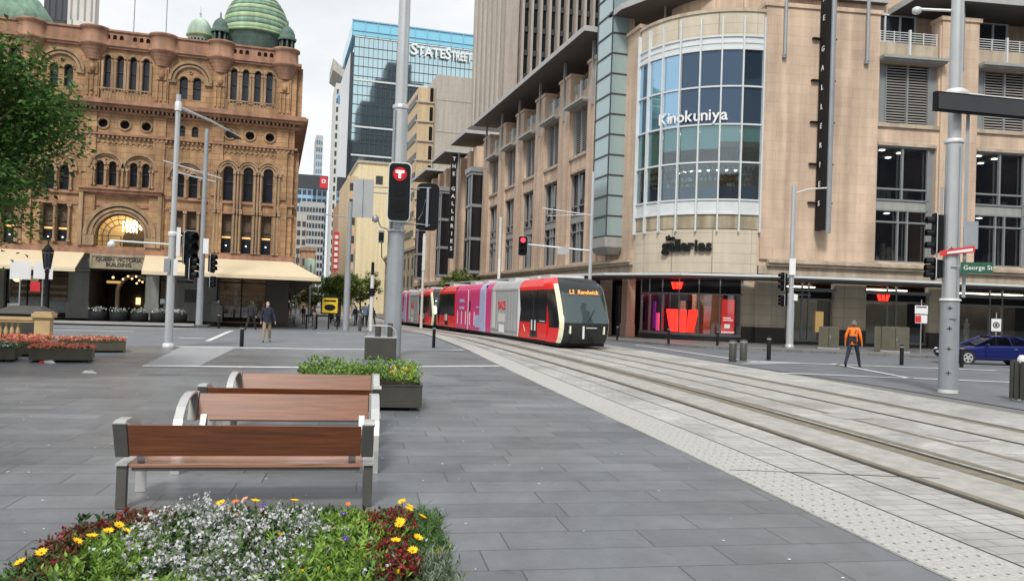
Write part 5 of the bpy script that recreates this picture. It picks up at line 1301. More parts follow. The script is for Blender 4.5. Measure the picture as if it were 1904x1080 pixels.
# right pole
rp = pole('thick pale pole on the right with cross shaped bolt marks and a green street sign', (17.66,17.71,0), [(.1,2.5,.245,.235,'steel_dull'),(2.53,6.85,.215,.205,None),(6.88,12.5,.165,.155,None)])
MB().lathe([(.25,0),(.25,.1)],0,0,20).lathe([(.27,2.5),(.275,2.53),(.24,2.56)],0,0,20).lathe([(.24,6.8),(.26,6.88),(.19,6.92)],0,0,20).lathe([(.2,8.0),(.3,8.02),(.32,8.2),(.2,8.28)],0,0,20).builds('collar', 'steel_white', rp)
m = MB()
for z in (.55,1.75,2.3,3.9,1.2): m.box(-.06,.06,-.252,-.24,z-.008,z+.008); m.box(-.008,.008,-.252,-.24,z-.06,z+.06)
m.box(-.02,.17,-.25,-.22,2.0,2.01); m.build('bolt_marks', 'black', rp)
MB().tube([(.16,-.2,2.6),(.16,-.2,6.7)], .012, 5).tube([(-.14,-.2,2.6),(-.14,-.2,6.7)], .012, 5).box(-.30,-.24,-.1,.05,4.2,5.6).box(.27,.36,.05,.12,2.6,8.0).build('cable_duct', 'steel_dull', rp)
sp = MB().box(-1.0,3.4,-.50,-.36,7.52,8.03).build('overhead_sign_panel', 'matte_black', rp); sp.rotation_euler = (0,0,R(40))
f = MB().box(-.94,3.3,-.53,-.50,7.56,7.98).build('panel_face', 'frame_dark', sp)
MB().tube([(.1,-.05,8.14),(3.0,2.5,8.14)], .05, 8).build('arm', 'steel_white', rp); MB().tube([(-.05,0,10.45),(-1.0,-.1,10.6)], .04, 8).lathe([(.05,10.45),(.12,10.5),(.12,10.62),(.05,10.66)],-1.0,-.1,10).build('camera_arm', 'steel_white', rp)
s_ = signal_head(rp, -.42, 3.75, .42, 1.15, rz=R(-70), y=-.05); signal_head(rp, -.42, 3.05, .42, .62, rz=R(-70), y=-.05)
gsx = MB().box(.22,.98,-.2,-.17,3.24,3.54).build('street_name_plate', 'sign_green', rp); 
th = facing(17.66,17.71)
text('George St', .165, (.63,-.215,3.39), (1,0,0), 'lettering', 'sign_white', gsx, .01, bold=.008)
MB().tube([(0,-.24,3.42),(.22,-.2,3.42)], .02, 5).build('bracket', 'steel_dull', rp)
rb = MB().hexa([(-.28,-.3,3.70),(.55,-.24,3.80),(.55,-.22,3.80),(-.28,-.28,3.70),(-.28,-.3,3.84),(.55,-.24,3.98),(.55,-.22,3.98),(-.28,-.28,3.84)]).build('red_banner', 'sign_red', rp)
MB().hexa([(-.1,-.32,3.755),(.5,-.26,3.83),(.5,-.255,3.83),(-.1,-.315,3.755),(-.1,-.32,3.81),(.5,-.26,3.91),(.5,-.255,3.91),(-.1,-.315,3.81)]).build('banner_text', 'sign_white', rb)
MB().box(.28,.62,-.1,-.08,3.9,4.65).build('plate', 'steel_dull', rp)
# other poles
a = pole('slim grey signal pole on the footpath left of the orange walker', (27.3,38.3,.12), [(0,3.0,.2,.19,None),(3.0,8.9,.14,.12,None)], cat='signal pole', name='signal_pole')
MB().tube([(0,0,8.5),(.8,.0,8.75),(1.7,.1,8.8)], .04, 6).build('arm', 'steel_white', a); MB().lathe([(.25,0),(.25,.15),(.2,.2)],0,0,12).builds('collar','steel_pole',a)
signal_head(a, -.45, 3.1, .45, 1.05, rz=R(-60), y=-.1); signal_head(a, -.42, 2.25, .4, .65, rz=R(-60), y=-.1); MB().box(-.12,.2,-.25,-.2,4.0,4.9).build('plate', 'sign_white', a); MB().box(.15,.35,-.22,-.18,2.6,2.95).build('small_sign','sign_white',a)
a = pole('slim pole behind the tram holding a long arm with a red traffic light', (17.75,44.2,.12), [(0,9.8,.11,.09,None)], cat='signal pole', name='signal_pole')
MB().tube([(0,0,5.15),(-3.9,0,5.45)], [.06,.045], 8).tube([(0,0,7.25),(-2.9,0,7.6)], .03, 6).tube([(0,0,7.3),(-2.6,0,7.15)], .02, 6).build('mast_arm', 'steel_pole', a)
MB().box(-1.95,-1.3,-.1,-.06,4.9,5.3).build('sign_plate', 'sign_back', a)
s_ = signal_head(a, -4.0, 4.75, .55, 1.15, lit='signal_red', y=-.1, board=True)
a = pole('white lit pole beside the tram in front of the mall', (19.6,71,0), [(-.4,9.9,.16,.14,'steel_white')], cat='street pole')
MB().box(-.1,.1,-.2,-.15,4.0,6.0).build('banner_bracket', 'sign_white', a)
a = pole('short pale pole between the tracks behind the rear tram', (12.25,69,0), [(-.4,7.8,.12,.10,'steel_white')], cat='street pole')
MB().box(-.12,.12,-.14,-.10,4.6,7.6).build('pale_strip', 'steel_white', a)  # plain off-white strip along the shaft
a = pole('grey pole in the street mouth left of the denim walker', (4.49,52.8,0), [(-.1,3.6,.21,.2,'steel_dull'),(3.6,8.2,.15,.13,'steel_dull')], cat='street pole')
MB().tube([(0,0,7.2),(-1.6,0,7.3)], .04, 6).build('arm', 'steel_dull', a)
a = pole('white pole right of the denim walker with a black band', (6.15,53.5,0), [(-.1,3.7,.13,.12,'steel_white')], cat='street pole')
MB().tube([(0,0,2.2),(0,0,2.7)], .2, 10).box(-.1,.1,-.16,.1,3.6,4.4).build('black_box', 'signal_body', a)
for i, (x, y, h) in enumerate(((1.9,95,7),(3.0,120,8),(4.6,150,9),(9.2,100,8),(3.2,78,5))):
    a = tag(MB().tube([(x,y,gz(y)),(x,y,h)], .09, 6).build('far_lamp_post', 'steel_pole'), ['thin far post nearest the sandstone corner awning','thin far post second from the arcade corner','thin far post in the middle distance of the street','thin far post among the street trees','shorter thin far post near the yellow sign'][i], 'lamp post', 'thin posts far down the street')
# traditional lamp by the balustrade
t = thing('heritage_street_lamp', 'black heritage lantern post behind the stone balustrade', 'street lamp', (-9.3,38.5,0))
MB().lathe([(.16,0),(.16,.5),(.09,.6),(.075,2.6),(.11,2.7),(.06,2.75)],0,0,12).build('post', 'matte_black', t)
m = MB().lathe([(.10,2.75),(.14,2.8)],0,0,8).lathe([(.22,3.5),(.25,3.55),(.1,3.78),(.03,3.85),(.03,4.0),(.01,4.05)],0,0,8)
for k in range(8): a_ = k*math.pi/4; m.tube([(.13*math.cos(a_),.13*math.sin(a_),2.8),(.22*math.cos(a_),.22*math.sin(a_),3.5)], .012, 4)
ln = m.build('lantern_frame', 'matte_black', t); MB().lathe([(.12,2.82),(.2,3.48)],0,0,8).build('lantern_glass', 'glass_dark', ln)
t = thing('wall_globe_lamp', 'round warm glowing globe lamp under the leftmost cream awning', 'lamp', (-15.3,56.6,2.55)); MB().sphere((0,0,0),.26,14,10).build('globe','lamp_globe',t); MB().tube([(0,0,.25),(0,0,.7)],.03,6).box(-.05,.05,0,1.6,.66,.72).build('bracket','matte_black',t)
for i, (x, w_, h, z) in enumerate(((-11.5,.85,.85,2.35),(-10.55,.8,.8,2.4))):
    t = thing('notice_board', ['left grey notice board back on posts beside the lantern','right grey notice board back on posts beside the lantern'][i], 'sign', (x,43,0), .25)
    MB().box(-w_/2,w_/2,-.02,.02,z-.0,z+h).build('board', 'sign_white', t); MB().tube([(0,.05,0),(0,.05,z+h)], .035, 6).build('post', 'steel_dull', t)
    if i: MB().box(-.5,-.1,-.06,-.03,1.8,2.25).build('red_tab', 'sign_red', t)
def psign(label, x, y, z, w_, h, red):
    t = thing('parking_sign', label, 'sign', (x,y,.13), facing(x,y)); MB().tube([(0,0,0),(0,0,z+h+.3)], .03, 6).build('post', 'steel_dull', t)
    b = MB().box(-w_/2,w_/2,-.05,-.03,z,z+h).build('plate', 'sign_white', t)
    if red: MB().box(-w_/2+.02,w_/2-.02,-.05,-.03,z-.5,z-.06).build('plate', 'sign_white', t); MB().box(-w_/2+.03,.0,-.06,-.05,z-.46,z-.1).build('red_symbol', 'sign_red', t); MB().box(-w_/2+.06,w_/2-.06,-.06,-.05,z+h-.12,z+h-.06).build('printed_line', 'matte_black', t)
    else: m = MB(); m.fr = lambda u,w2,zz: (u,w2,zz); m.ring(0,z+h*.5,.1,.15,-.06,-.05,0,360,14); m.box(-.05,.05,-.06,-.05,z+h*.4,z+h*.6); m.build('symbol', 'matte_black', t)
psign('white and red parking sign on a thin post left of the thick right pole', 33.3, 35.3, 2.1, .62, .45, True)
psign('small white sign with a dark ring above the blue car roof', 34.6, 31.8, 1.35, .42, .62, False)
# bollards
def bollard(label, x, y, r, h, z=0, group='slim black bollards'):
    t = thing('bollard', label, 'bollard', (x,y,z), 0, group)
    MB().lathe([(r,0),(r,h-.02),(r*.85,h),(.001,h)],0,0,14).build('post', 'matte_black' if r < .1 else 'planter_grey', t); MB().lathe([(r+.006,h*.86),(r+.006,h*.92)],0,0,14).build('band', 'steel_dull', t)
bl = [('black bollard standing on the paving left of the masked walker',-1.13,32.74,.075,.78),('black bollard beside the track edge right of the centre bin',6.68,34.38,.07,.92),
 ('black bollard on the footpath nearest the tram nose',19.0,42.8,.06,.85),('black bollard in front of the big red window display',20.6,39.6,.07,.9),('black bollard below the red poster stand',23.0,38.6,.07,.85),
 ('tall black bollard just right of the twin stout bollards',20.27,29.86,.09,1.0),('black bollard on the road right of the orange walker',25.59,28.14,.08,.85),('black bollard between the thick right pole and the car wheel',27.9,27.3,.08,.9),
 ('black bollard by the yellow sign in the street mouth',2.4,50.5,.1,1.1),('black bollard left of the denim walker',5.1,50.0,.1,1.15),('black bollard behind the dark clothed walker',-3.0,49.5,.08,.85)]
for b in bl: bollard(*b, z=.13 if b[1] > 18 and b[2] > 38 else 0)
bollard('left one of the two stout grey bollards at the track edge', 17.75, 28.6, .15, .85, group='stout grey bollards'); bollard('right one of the two stout grey bollards at the track edge', 18.75, 29.4, .15, .85, group='stout grey bollards')
# cabinets
for lb, x, y, w_, h in (('small grey utility cabinet left of the orange walker',29.6,38.0,1.05,1.22),('wide grey utility cabinet right of the orange walker',32.2,35.9,1.35,1.35)):
    t = thing('utility_cabinet', lb, 'cabinet', (x,y,.13), facing(x,y)); MB().box(-w_/2,w_/2,-.3,.3,.08,h).build('body', 'planter_olive', t, bevel=.02)
    MB().box(-w_/2-.04,w_/2+.04,-.33,.33,0,.08).build('base', 'kerb_stone', t); MB().box(-.01,.01,-.31,-.30,.12,h-.06).build('door_seam', 'black', t); MB().box(.06,.1,-.33,-.3,.6,.75).build('handle', 'steel_dull', t)
    if w_ > 1.2: MB().box(-w_/2-.35,-w_/2-.02,-.2,.25,.05,h).build('side_box', 'planter_olive', t)
t = thing('slatted_litter_bin', 'grey slatted litter bin at the right edge with a white liner on top', 'bin', (18.45,16.0,0))
m = MB()
for k in range(14):
    a_ = k*math.pi*2/14; m.box(.32*math.cos(a_)-.045,.32*math.cos(a_)+.045,.32*math.sin(a_)-.045,.32*math.sin(a_)+.045,.03,1.0)
m.build('slats', 'planter_grey', t); MB().lathe([(.28,.05),(.28,.98)],0,0,16).lathe([(.36,.0),(.36,.05)],0,0,16).build('drum','steel_dull',t); MB().lathe([(.01,1.12),(.2,1.15),(.26,1.05),(.25,.95)],-.08,-.1,12).build('white_liner','sign_white',t)
# stone balustrade
t = thing('stone_balustrade', 'ochre stone balustrade with turned balusters and end pedestal', 'balustrade', (-8.6,32.6,0))
MB().box(-4.2,.45,-.14,.14,0,.14).build('plinth', 'balustrade_stone', t); MB().box(-4.2,.45,-.18,.18,.74,.82).box(-4.2,.45,-.22,.22,.82,.92).build('top_rail', 'balustrade_stone', t)
for k in range(22): MB().lathe([(.055,.14),(.055,.18),(.035,.22),(.075,.34),(.08,.42),(.04,.58),(.035,.64),(.055,.68),(.055,.74)], -4.1+k*.19, 0, 10).build('baluster', 'balustrade_stone', t)
MB().box(.45,.95,-.25,.25,0,1.0).box(.38,1.02,-.32,.32,0,.16).box(.36,1.04,-.34,.34,.92,1.06).box(.42,.98,-.28,.28,1.06,1.12).build('pedestal', 'balustrade_stone', t, bevel=.012)
MB().hexa([(-1.4,1.2,1.0),(.6,1.2,1.0),(.6,2.6,1.0),(-1.4,2.6,1.0),(-.8,1.5,1.28),(.1,1.5,1.28),(.1,2.4,1.28),(-.8,2.4,1.28)]).box(-4,.5,1.3,1.5,0,1.0).build('stair_hood', 'planter_grey', t)
# ------------------------------------------------------------------ benches
def make_bench(label):
    t = thing('bench', label, 'bench', (0,0,0), 0, 'timber and steel benches in a row')
    for s_ in (-1,1):
        x = s_*1.13
        l = MB().box(x-.045,x+.045,-.03,.04,0,.40).build('leg', 'leg_steel', t, bevel=.004)
        MB().box(x-.055,x+.055,-.06,.52,.40,.418).build('leg_cap', 'brushed', l)
        # curved front leg and arm band: from the ground up and over to the backrest top
        pts = [(.66,0),(.67,.25),(.65,.43),(.58,.58),(.45,.70),(.28,.775),(.08,.81),(-.10,.812),(-.17,.80)]
        m = MB(); n = len(pts); v = []
        for i, (y, z) in enumerate(pts):
            p0, p1 = pts[max(0,i-1)], pts[min(n-1,i+1)]; d = Vector((p1[0]-p0[0], p1[1]-p0[1])).normalized(); nx = Vector((-d.y, d.x))*.014
            v += [(x-.05,y-nx.x,z-nx.y),(x+.05,y-nx.x,z-nx.y),(x+.05,y+nx.x,z+nx.y),(x-.05,y+nx.x,z+nx.y)]
        fs = [(0,1,2,3),tuple(range(4*n-4,4*n))]
        for i in range(n-1):
            for k in range(4): fs.append((4*i+k,4*i+(k+1)%4,4*i+4+(k+1)%4,4*i+4+k))
        m.add(v, fs); m.build('curved_arm', 'brushed', t)
        xs = x-s_*.16; MB().hexa([(xs-.035,.02,.41),(xs+.035,.02,.41),(xs+.035,.06,.41),(xs-.035,.06,.41),(xs-.035,-.075,.56),(xs+.035,-.075,.56),(xs+.035,-.05,.56),(xs-.035,-.05,.56)]).build('back_stay', 'brushed', t)
        def bk(x0, x1, nm, mt, pr=0, z0=.495, z1=.795): 
            y = lambda z: -.07-(z-.5)*.42
            return MB().hexa([(x0,y(z0)-.02-pr,z0),(x1,y(z0)-.02-pr,z0),(x1,y(z0)+.02+pr,z0),(x0,y(z0)+.02+pr,z0),(x0,y(z1)-.02-pr,z1),(x1,y(z1)-.02-pr,z1),(x1,y(z1)+.02+pr,z1),(x0,y(z1)+.02+pr,z1)]).build(nm, mt, t, bevel=.005)
        e_ = bk(x-.075, x+.04 if s_ > 0 else x+.045, 'end_cap', 'leg_steel', .004, .485, .805) if s_ > 0 else bk(x-.045, x+.075, 'end_cap', 'leg_steel', .004, .485, .805)
        MB().box(x-.045 if s_ < 0 else x-.075, x+.075 if s_ < 0 else x+.045,-.222,-.168,.806,.814).build('cap_plate', 'brushed', e_)
    bk(-1.05, 1.05, 'backrest', 'wood_dark')
    for k in range(3): MB().box(-1.075,1.075,-.02+k*.175,.145+k*.175,.375,.412).build('seat_slat', 'wood_seat', t, bevel=.005)
    MB().box(-1.05,1.05,-.0,.48,.34,.372).build('seat_frame', 'leg_steel', t)
    return t
b1 = make_bench('nearest timber bench, its dark back turned to the viewer behind the flower planter')
b1.location = (-.17,8.02,0); b1.rotation_euler = (0,0,R(-6)); b1.scale = (.985,1,1)
for i, (x, y, rz, lb) in enumerate(((.165,10.12,174,'second timber bench, facing the viewer with pale curved steel arms'),(.28,11.1,-6,'third timber bench, back to back with the second and mostly hidden'),(.53,12.8,174,'farthest timber bench, facing the viewer in front of the leafy planter'))):
    b = dup(b1, (x,y,0), R(rz), lb)
    b.scale.x = (.955, .985, .93)[i]
    if rz > 90:
        for c in b.children:
            if c.name.startswith('backrest'): c.data = c.data.copy(); c.data.materials[0] = MATS['wood_mid']
# ------------------------------------------------------------------ planters and plants
def leafmesh(name, mats, gen, parent=None):
    m = MB(); gen(m); return m.build(name, mats, parent, keepn=True)
def lf(m, p, l, wd, d, n, k=0):          # one leaf: two folded quads
    d = d.normalized(); s_ = d.cross(n).normalized()*wd/2; u = s_.cross(d).normalized()*wd*.18
    b = len(m.v); q = [p, p+d*l*.45+s_+u, p+d*l, p+d*l*.45-s_+u, p+d*l*.5]
    m.v += [tuple(x) for x in q]; m.f += [[b,b+1,b+2,b+4],[b,b+4,b+2,b+3]]; m.m += [k,k]
def rdir(r, up=.3): return Vector((r.gauss(0,1), r.gauss(0,1), r.gauss(0,1)+up)).normalized()
def planter(name, label, loc, rz, w_, d, h, mat='planter_grey', feet=True, group=None):
    t = thing(name, label, 'planter', loc, rz, group)
    for a_, b_, c_, e_ in ((-w_/2,w_/2,0,.04),(-w_/2,w_/2,d-.04,d),(-w_/2,-w_/2+.04,.04,d-.04),(w_/2-.04,w_/2,.04,d-.04)):
        MB().box(a_,b_,c_,e_,.06,h).build('side_panel', mat, t, bevel=.006)
    MB().box(-w_/2+.04,w_/2-.04,.04,d-.04,.08,h-.06).build('soil', 'soil', t)
    MB().box(-w_/2-.015,w_/2+.015,-.015,.03,h-.005,h+.015).box(w_/2-.03,w_/2+.015,.03,d+.015,h-.005,h+.015).box(-w_/2-.015,-w_/2+.03,.03,d+.015,h-.005,h+.015).build('rim', mat, t)
    if feet:
        for x in (-w_/2+.15, w_/2-.15):
            for y in (.12, d-.12): MB().box(x-.06,x+.06,y-.06,y+.06,0,.06).build('foot', 'rubber', t)
    return t
ZP = .44
p1 = planter('flower_planter', 'big dark planter box full of mixed flowers at the bottom of the view', (-.27,3.35,0), R(-6), 2.32, 2.5, ZP)
def pt(u, v): # planter local u across -1..1, v depth 0..1
    c, s_ = math.cos(R(-6)), math.sin(R(-6)); x, y = u*1.13, v*2.48
    return Vector((-.27+x*c-y*s_, 3.35+x*s_+y*c, ZP))
rr = random.Random(21)
def bush(name, label, cu, cv, ru, rv, hgt, mats, n, ll, lw, cat='plant', flo=None, stems=True):
    # a low plant clump of stems carrying leaves
    def gen(m):
        for i in range(n):
            a_ = rr.uniform(0, 6.28); q = math.sqrt(rr.random()); u = cu+ru*q*math.cos(a_); v = cv+rv*q*math.sin(a_)
            if abs(u) > 1.03 or v < 0 or v > 1.02: continue
            h = hgt*.72*(1-.45*q*q)*rr.uniform(.45,1.15); b = pt(u, v); tip = b+Vector((rr.gauss(0,.03)+u*.02, rr.gauss(0,.03)+(.05 if v > .93 else 0), h))
            nl = rr.randint(5, 8)
            for k in range(nl):
                t = .35+.65*k/nl; p = b.lerp(tip, t); d = Vector((rr.gauss(0,1), rr.gauss(0,1), .5+rr.random()))
                lf(m, p, ll*rr.uniform(.6,1.2), lw*rr.uniform(.7,1.2), d, Vector((rr.gauss(0,.4),rr.gauss(0,.4),1)), 0)
                if flo and t > .5 and rr.random() < flo:
                    for _ in range(3): lf(m, p+Vector((rr.gauss(0,.01),rr.gauss(0,.01),.008)), .025, .022, rdir(rr), rdir(rr, .5), 1)
    o = leafmesh(name, mats, gen); return tag(o, label, cat)
bush('leafy_undergrowth', None, 0, .5, 1.5, .8, .10, ['leaf_dark'], 1500, .06, .03)
tag(bpy.data.objects['leafy_undergrowth'], 'dark green leaves filling the gaps of the near flower planter', 'ground cover', kind='stuff')
bush('white_flowering_bush', 'tall silvery bush dotted with white flowers left of planter centre', -.32, .78, .30, .30, .34, ['leaf_grey','petal_white'], 250, .035, .010, flo=.27)
bush('white_flowering_bush', 'silvery bush dotted with white flowers right of planter centre', .12, .74, .34, .30, .28, ['leaf_grey','petal_white'], 270, .035, .010, flo=.27)
bush('white_flowering_bush', 'low white flowered clump at the bottom middle of the near planter', -.12, .48, .34, .22, .22, ['leaf_grey','petal_white'], 230, .035, .010, flo=.32)
bush('lime_leaf_plant', 'bright lime leafed plant at bottom left of the near planter', -.62, .62, .22, .26, .16, ['leaf_lime'], 330, .055, .022)
bush('lime_leaf_plant', 'bright lime leafed plant in front of the white flowers', -.25, .34, .3, .15, .17, ['leaf_lime'], 260, .055, .022)
bush('lime_leaf_plant', 'bright lime leafed plant between white flowers and maroon clump', .52, .82, .20, .16, .20, ['leaf_lime'], 260, .05, .02)
bush('lime_leaf_plant', 'bright lime leafed plant at bottom right of the near planter', .42, .55, .26, .22, .18, ['leaf_lime'], 330, .06, .022)
bush('green_leaf_plant', 'mid green leafy plant along the back edge of the planter', -.05, .97, .75, .06, .14, ['leaf_green','petal_orange'], 260, .045, .018, flo=.03)
bush('maroon_leaf_plant', 'maroon leafed plant at the back left of the near planter', -.66, .93, .20, .09, .17, ['leaf_maroon','petal_red'], 190, .035, .016, flo=.15)
bush('maroon_leaf_plant', 'maroon leafed plant on the far left edge of the near planter', -.90, .68, .14, .26, .15, ['leaf_maroon','petal_red'], 190, .035, .016, flo=.1)
bush('crimson_flower_plant', 'crimson flowering clump at the back right of the near planter', .74, .86, .17, .13, .20, ['leaf_green','petal_red'], 260, .035, .014, flo=.34)
bush('crimson_flower_plant', 'crimson flowering clump low at right of the near planter', .72, .58, .16, .14, .16, ['leaf_maroon','petal_red'], 200, .035, .014, flo=.32)
bush('grey_leaf_plant', 'grey green narrow leafed plant along the right planter edge', .95, .80, .11, .24, .17, ['leaf_green','leaf_grey'], 300, .06, .010)
bush('grey_leaf_plant', 'grey green narrow leafed plant in the lower right corner', .95, .50, .1, .2, .15, ['leaf_grey'], 220, .06, .010)
bush('mixed_green_filler', 'mixed fine green stems scattered between the coloured flower clumps', 0, .6, 1.0, .45, .21, ['leaf_green','petal_white'], 620, .045, .014, flo=.04)
bush('lime_filler_sprigs', 'lime sprigs scattered between the coloured flower clumps', 0, .6, 1.0, .45, .20, ['leaf_lime','petal_yellow'], 260, .045, .017, flo=.02)
bush('dark_green_plant', 'dark green fine leafed plant at the lower left corner', -.93, .50, .13, .2, .12, ['leaf_green'], 220, .04, .014)
def daisy(label, px_, v, h, mat, r, grp, kind='daisy'):
    b = pt(px_, v); c = b+Vector((0,0,h)); tl = Vector((rr.gauss(0,.28), -.22+rr.gauss(0,.2), 1)).normalized(); h *= .93
    h *= .74; r *= .92; t = thing('violet_flower' if mat == 'petal_purple' else 'daisy_flower', label, 'flower', tuple(b), 0, grp)
    MB().tube([(0,0,0),(0,0,h)], .003, 5).build('stem', 'leaf_green', t)
    m = MB(); a0 = tl.orthogonal().normalized(); a1 = tl.cross(a0); n = 5 if mat == 'petal_purple' else 13
    for k in range(n):
        q = 2*math.pi*k/n+rr.uniform(-.1,.1); d = (a0*math.cos(q)+a1*math.sin(q)+tl*.42)
        lf(m, Vector((0,0,h)), r*rr.uniform(.9,1.1), r*(1.0 if n == 5 else .48), d, tl, 0)
    m.build('petals', mat, t, keepn=True)
    MB().sphere((tl.x*.006,tl.y*.006,h+.006), r*.17, 8, 5, (1,1,.5)).build('flower_centre', 'daisy_eye' if n > 5 else 'petal_yellow', t)
D_ = [(-.93,.60,.17,'lowest yellow daisy at the left planter edge'),(-.83,.68,.17,'yellow daisy second from the left edge'),(-.72,.74,.19,'yellow daisy in the left cluster, front'),(-.70,.79,.19,'yellow daisy in the left cluster, rear'),(-.64,.75,.18,'yellow daisy in the left cluster, right'),
 (-.24,.965,.22,'yellow daisy at the back edge left of centre'),(-.05,.985,.22,'yellow daisy at the back edge just left of centre'),(.18,.985,.22,'yellow daisy at the back edge right of centre'),(.83,.96,.22,'yellow daisy highest in the back right corner'),(.87,.93,.20,'yellow daisy just below the back right corner'),
 (.80,.78,.20,'yellow daisy above the crimson clump on the right'),(.76,.62,.19,'yellow daisy in the lower right group'),(.88,.64,.19,'yellow daisy beside the right planter rim')]
D_ += [(.93,.82,.20,'yellow daisy over the right rim beside the rear corner'),(.84,.55,.18,'small yellow daisy lowest on the right'),(.79,.74,.21,'yellow daisy tucked below the upper right one'),(-.98,.55,.15,'yellow daisy cut by the lower left rim'),(-.78,.71,.18,'yellow daisy between the two left groups'),(.86,.89,.21,'yellow daisy third in the back right corner')]
for u, v, h, lb in D_: daisy(lb, u, v, h, 'petal_yellow', .040, 'yellow daisies in the near planter')
daisy('orange daisy right of the back left yellow daisy', -.16, .975, .22, 'petal_orange', .036, 'orange daisies in the near planter'); daisy('orange daisy at the back edge over the right bench leg', .50, .985, .18, 'petal_orange', .026, 'orange daisies in the near planter')
daisy('pale salmon daisy at the back edge beside the orange one', -.11, .99, .235, 'petal_salmon', .03, 'orange daisies in the near planter')
for u, v, h, lb in ((-.52,.80,.20,'purple violet left of the white flowers'),(.02,.93,.22,'purple violet behind the white flowers'),(.48,.84,.22,'purple violet on the lime plant at right'),(.50,.62,.21,'purple violet low on the right lime plant')): daisy(lb, u, v, h, 'petal_purple', .030, 'purple violets in the near planter')
# leafy planter behind the benches
p2 = planter('leafy_planter', 'dark planter box with bright green foliage behind the benches', (1.52,14.62,0), R(-6), 2.25, 2.3, .45)
def gen(m):
    for i in range(3600):
        u, v = rr.uniform(-1.1,1.1), rr.uniform(.05,2.2); hh = .16+.13*math.sin(u*5+v*3)*.5+.1*rr.random()
        c, s_ = math.cos(R(-6)), math.sin(R(-6)); p = Vector((1.52+u*c-v*s_, 14.62+u*s_+v*c, .45+hh*rr.uniform(.2,1.25)))
        lf(m, p, rr.uniform(.06,.11), rr.uniform(.03,.05), Vector((rr.gauss(0,1),rr.gauss(0,1),.7)), Vector((0,0,1)), 0 if rr.random() < .62 or u > .7 else 1)
o = leafmesh('green_foliage', ['leaf_lime','leaf_green'], gen); tag(o, 'bright green leafy foliage filling the planter behind the benches', 'plant')
def gen(m):
    for i in range(26):
        u, v = rr.uniform(.55,1.05), rr.uniform(.1,.9); c, s_ = math.cos(R(-6)), math.sin(R(-6)); p = Vector((1.52+u*c-v*s_, 14.62+u*s_+v*c, .72+rr.uniform(-.1,.05)))
        for _ in range(6): lf(m, p, .035, .03, rdir(rr), rdir(rr), 0 if i % 3 else 1)
o = leafmesh('small_yellow_flowers', ['petal_yellow','petal_white'], gen); tag(o, 'small yellow and white flowers at the right corner of the leafy planter', 'flowers', kind='stuff')
# coral flower planters on the left
for i, (x, y, w_, d, rz, lb, fm) in enumerate(((-5.45,24.3,1.5,1.3,8,'olive planter of coral flowers, front one nearest the viewer on the left',0),(-7.15,24.2,1.2,1.2,6,'planter of pale flowers cut by the left edge of view',1),(-7.0,26.2,1.6,1.2,10,'dark planter of coral flowers behind the front left one',0),
     (-5.45,28.25,1.9,1.2,12,'farthest right planter of coral flowers on the left of the square',0),(-7.6,28.6,1.7,1.2,8,'planter of coral flowers just below the stone balustrade',0))):
    planter('coral_flower_planter', lb, (x,y,0), R(rz), w_, d, .35, 'planter_olive', group='olive planters left of the square')
    def gen(m, x=x, y=y, w_=w_, d=d, rz=rz, fm=fm):
        c, s_ = math.cos(R(rz)), math.sin(R(rz))
        for k in range(900):
            u, v = rr.uniform(-w_/2-.03,w_/2+.03), rr.uniform(0,d); p = Vector((x+u*c-v*s_, y+u*s_+v*c, .34+rr.uniform(-.02,.12)*(1-.3*abs(u)/w_*2)))
            kk = rr.random(); top = p.z > .375
            if top and kk < .72:
                for _ in range(2): lf(m, p, .07, .06, rdir(rr,.6), rdir(rr,.6), (1 if rr.random() < .7 else 2) if not fm else (3 if rr.random() < .3 else 0))
            else: lf(m, p, .09, .045, rdir(rr,.3), Vector((0,0,1)), 0)
    o = leafmesh('coral_flower_bed', ['leaf_green','petal_coral','petal_salmon','petal_white'], gen)
    tag(o, 'mass of flowers filling the '+lb.split(' of ')[0]+['',' at the frame edge',' behind it',' at far right',' by the balustrade'][i], 'flower bed', 'flower masses in the olive planters')
for i, x in enumerate((-10.1,-8.95,-7.8,-6.7,-5.6)):
    t = thing('planter_bowl', ['leftmost','second from left','middle','fourth from left','rightmost'][i]+' dark planter tub before the arcade entrance', 'planter', (x,53.4,.12), 0, 'dark planter tubs at the arcade door')
    MB().lathe([(.42,0),(.5,.1),(.52,.55),(.46,.56),(.01,.5)],0,0,16).build('tub', 'matte_black', t)
    def gen(m, x=x):
        for k in range(90): p = Vector((x+rr.gauss(0,.2),53.4+rr.gauss(0,.2),.7+rr.uniform(0,.2))); lf(m, p, .14, .08, rdir(rr,.5), rdir(rr,.5), 0 if rr.random() < .55 else 1)
    o = leafmesh('pale_foliage', ['leaf_grey','petal_white'], gen); tag(o, ['leftmost','second from left','middle','fourth from left','rightmost'][i]+' pale plant in the tubs before the arcade entrance', 'plant', 'pale plants in the tubs')
# litter
t = MB().hexa([(-5.82,23.95,0),(-5.55,23.9,0),(-5.5,24.05,0),(-5.8,24.1,0),(-5.78,23.98,.07),(-5.6,23.95,.05),(-5.58,24.02,.08),(-5.75,24.05,.05)]).build('crumpled_wrapper', 'pink_mannequin'); tag(t, 'crumpled red and white wrapper at the foot of the front left planter', 'litter')
MB().hexa([(-5.88,23.9,0),(-5.74,23.88,0),(-5.74,24.0,0),(-5.86,24.0,0),(-5.86,23.92,.05),(-5.76,23.9,.06),(-5.76,23.98,.05),(-5.84,23.98,.06)]).build('red_half', 'sign_red', t)
tag(MB().hexa([(-4.32,21.3,0),(-4.02,21.25,0),(-4.0,21.4,0),(-4.3,21.42,0),(-4.28,21.32,.05),(-4.1,21.28,.07),(-4.05,21.38,.02),(-4.25,21.4,.06)]).build('paper_scrap', 'sign_white'), 'white paper scrap lying on the open paving', 'litter')
